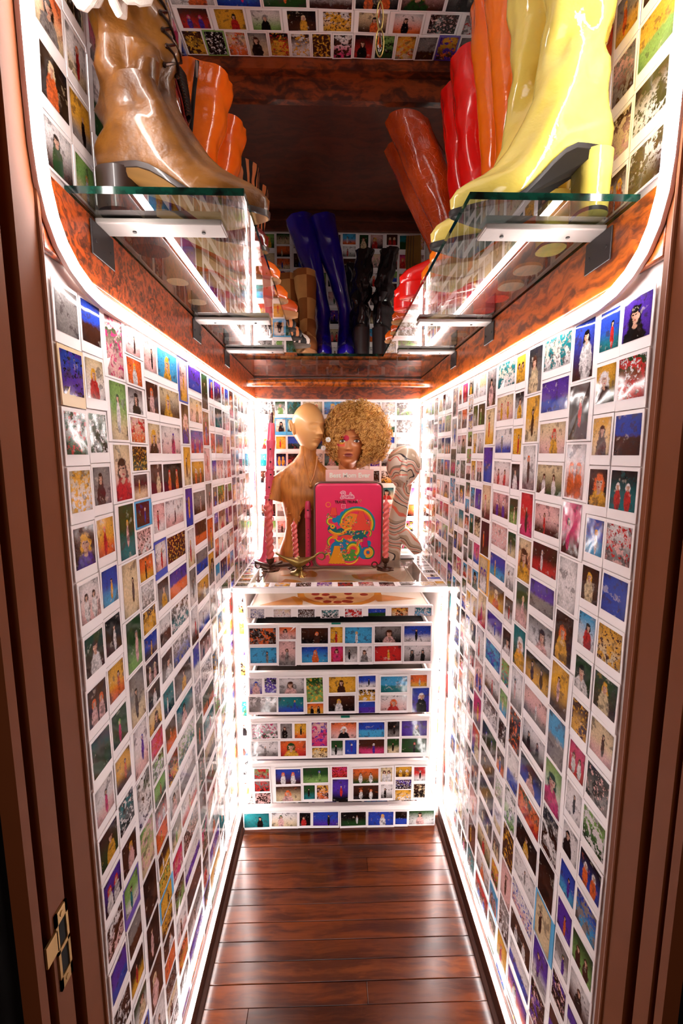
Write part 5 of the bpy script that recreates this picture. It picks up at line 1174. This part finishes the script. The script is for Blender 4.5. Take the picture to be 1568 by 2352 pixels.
for k in range(7): bb.sphere((-.099+.001*(k % 2), 1.9325, z0+.055+.0185*k), (.0021, .0014, .0021), 8)
bb.make('finger_holes', M_HOLE, r)
M_STN = plain('brown_stand_metal', '5a3c30', .5, .2)
r = thing('instrument_stand', 'dark folding instrument stand lying flat behind the left candle', 'stand', (-.22, 1.95, TOP))
bb = B()
for a, b_ in (((-.345, 1.985), (-.255, 1.90)), ((-.255, 1.90), (-.145, 1.955)), ((-.255, 1.90), (-.225, 1.985))):
    d = Vector((b_[0]-a[0], b_[1]-a[1], 0)); n_ = Vector((-d.y, d.x, 0)).normalized()*.0055
    zz = TOP+.0005; q = [(a[0]+n_.x, a[1]+n_.y), (b_[0]+n_.x, b_[1]+n_.y), (b_[0]-n_.x, b_[1]-n_.y), (a[0]-n_.x, a[1]-n_.y)]
    bb.add([(x, y, zz) for x, y in q]+[(x, y, zz+.012) for x, y in q], [[3, 2, 1, 0], [4, 5, 6, 7], [0, 1, 5, 4], [1, 2, 6, 5], [2, 3, 7, 6], [3, 0, 4, 7]])
bb.make('legs', M_STN, r, smooth=False)
B().lathe((-.255, 1.90, TOP), [(.012, .0126), (.012, .018), (.006, .02)], 16).make('hub', M_STN, r)

# ------------------------------------------------------------------ twisted candles and holders
M_WAX = plain('coral_wax', 'ec6a62', .35, vary=.06, coat=.3); M_BRZ = plain('dark_bronze', '5a3826', .45, .6, bmp=(60, .5, .003), vary=.2)
def twist(bb, base, top, r_, turns, n=90, st=20, taper=1):
    b0, b1 = Vector(base), Vector(top); rings = []
    for i in range(n+1):
        t = i/n; c = b0.lerp(b1, t); tw = 2*pi*turns*t; k = (1-.75*ss(t, .9, 1)) if taper else 1; k *= .8+.2*ss(t, 0, .04); rr = []
        for j in range(st):
            a = 2*pi*j/st; q = r_*k*(.60+.46*abs(cos(a-tw))**1.4); rr.append((c.x+q*cos(a), c.y+q*sin(a), c.z))
        rings.append(rr)
    bb.loft(rings); return bb
def holder(r, x, y_, z, ring_dx, leaf):
    B().lathe((x, y_, z), [(.004, .0005), (.028, .0005), (.034, .004), (.036, .008), (.033, .0072), (.030, .0045), (.012, .006), (.006, .010), (.0045, .018), (.0075, .024), (.006, .030), (.0125, .036), (.0165, .044), (.0175, .056), (.015, .058), (.0145, .046), (.004, .044)], 26, cap=(1, 1)).make('dish_and_cup', M_BRZ, r)
    bb = B(); n_ = 14; cx = x+ring_dx
    bb.tube([(cx+.012*cos(2*pi*j/n_), y_-.01, z+.028+.012*sin(2*pi*j/n_)) for j in range(n_)], .0028, 8, loop=True)
    bb.tube([(cx+(.010 if ring_dx < 0 else -.010), y_-.01, z+.022), (x+ring_dx*.55, y_-.008, z+.014), (x+ring_dx*.3, y_, z+.008)], .0035, 8); bb.make('ring_handle', M_BRZ, r)
    bb = B()
    for k in range(leaf):
        a = 2*pi*k/leaf+.4; c, s_ = cos(a), sin(a)
        bb.sphere((x+c*.030, y_+s_*.028, z+.006), (.012, .010, .0045), 10)
    bb.make('leaf_edge', M_BRZ, r)
def candle(name, lab, base, top, r_, turns):
    r = thing(name, lab, 'candle', base, 'twisted coral candles')
    twist(B(), base, top, r_, turns).make('wax', M_WAX, r)
    t = Vector(top); B().tube([t-Vector((0, 0, .004)), t+Vector((.0005, 0, .006)), t+Vector((.002, 0, .011))], .0010, 6).make('wick', plain('wick', 'd8c0a0', .8), r)
h = thing('candle_holder', 'dark bronze leaf candle holder under the left twisted candle', 'candle holder', (-.258, 1.853, TOP)); holder(h, -.258, 1.853, TOP-.0005, -.052, 7)
h = thing('candle_holder', 'dark bronze candle holder with ring handle, right of the pink case', 'candle holder', (.238, 1.853, TOP)); holder(h, .238, 1.853, TOP-.0005, -.048, 6)
h = thing('candle_holder', 'dark bronze candle holder hidden behind the brass oil lamp', 'candle holder', (-.148, 1.872, TOP)); holder(h, -.148, 1.872, TOP-.0005, .048, 5)
candle('twisted_candle', 'tall twisted coral candle in front of the pink clarinet', (-.258, 1.853, TOP+.0455), (-.264, 1.853, 1.288), .0165, 4.5)
candle('twisted_candle', 'tall twisted coral candle to the right of the pink case', (.238, 1.853, TOP+.0455), (.238, 1.853, 1.298), .0135, 5.5)
candle('twisted_candle', 'shorter twisted coral candle behind the brass oil lamp', (-.148, 1.872, TOP+.0455), (-.157, 1.872, 1.200), .0125, 4)

# ------------------------------------------------------------------ brass oil lamp and bell
r = thing('oil_lamp', 'brass oil lamp with a long spout and looped handle', 'oil lamp', (-.135, 1.80, TOP))
lx, ly, lz = -.133, 1.80, TOP
B().lathe((lx, ly, lz), [(.002, .0005), (.034, .0005), (.037, .003), (.034, .008), (.018, .014), (.009, .022), (.008, .030), (.014, .034), (.010, .038), (.012, .042)], 26).make('foot', M_BRS, r)
rings = []
for i in range(29):
    t = i/28; x = lerp(-.094, .072, t); u = (x+.0)/.085
    w_ = .033*exp(-((x+.0)/.044)**2)+.0055; hgt = .020*exp(-((x)/.042)**2)+.0045; zc = .056+.030*abs(x/.085)**1.6
    rings.append([(lx+x, ly+w_*cos(2*pi*j/20), lz+zc+(hgt*sin(2*pi*j/20))*(1.15 if sin(2*pi*j/20) < 0 else .55)) for j in range(20)])
B().loft(rings).make('bowl', M_BRS, r)
B().tube([(lx+.068, ly, lz+.078), (lx+.085, ly, lz+.090), (lx+.100, ly, lz+.092), (lx+.110, ly, lz+.083), (lx+.109, ly, lz+.069), (lx+.098, ly, lz+.061), (lx+.086, ly, lz+.066), (lx+.078, ly, lz+.072)], [.005, .0042, .004, .004, .004, .0035, .003, .002], 10).make('handle', M_BRS, r)
B().lathe((lx, ly, lz+.066), [(.020, 0), (.017, .004), (.006, .007), (.004, .011), (.001, .013)], 18).make('lamp_lid', M_BRS, r)
r = thing('bell', 'tiny brass hand bell in front of the oil lamp foot', 'bell', (-.118, 1.757, TOP))
B().lathe((-.118, 1.757, TOP-.0005), [(.013, .0005), (.0145, .001), (.012, .004), (.0085, .012), (.0065, .022), (.005, .026), (.001, .027)], 24).make('bell_body', plain('bright_brass', 'd0a860', .22, .95, bmp=(200, .3)), r)
B().lathe((-.118, 1.757, TOP+.026), [(.0015, 0), (.0022, .003), (.0045, .007), (.004, .011), (.001, .014)], 14).make('bell_handle', M_BRS, r)
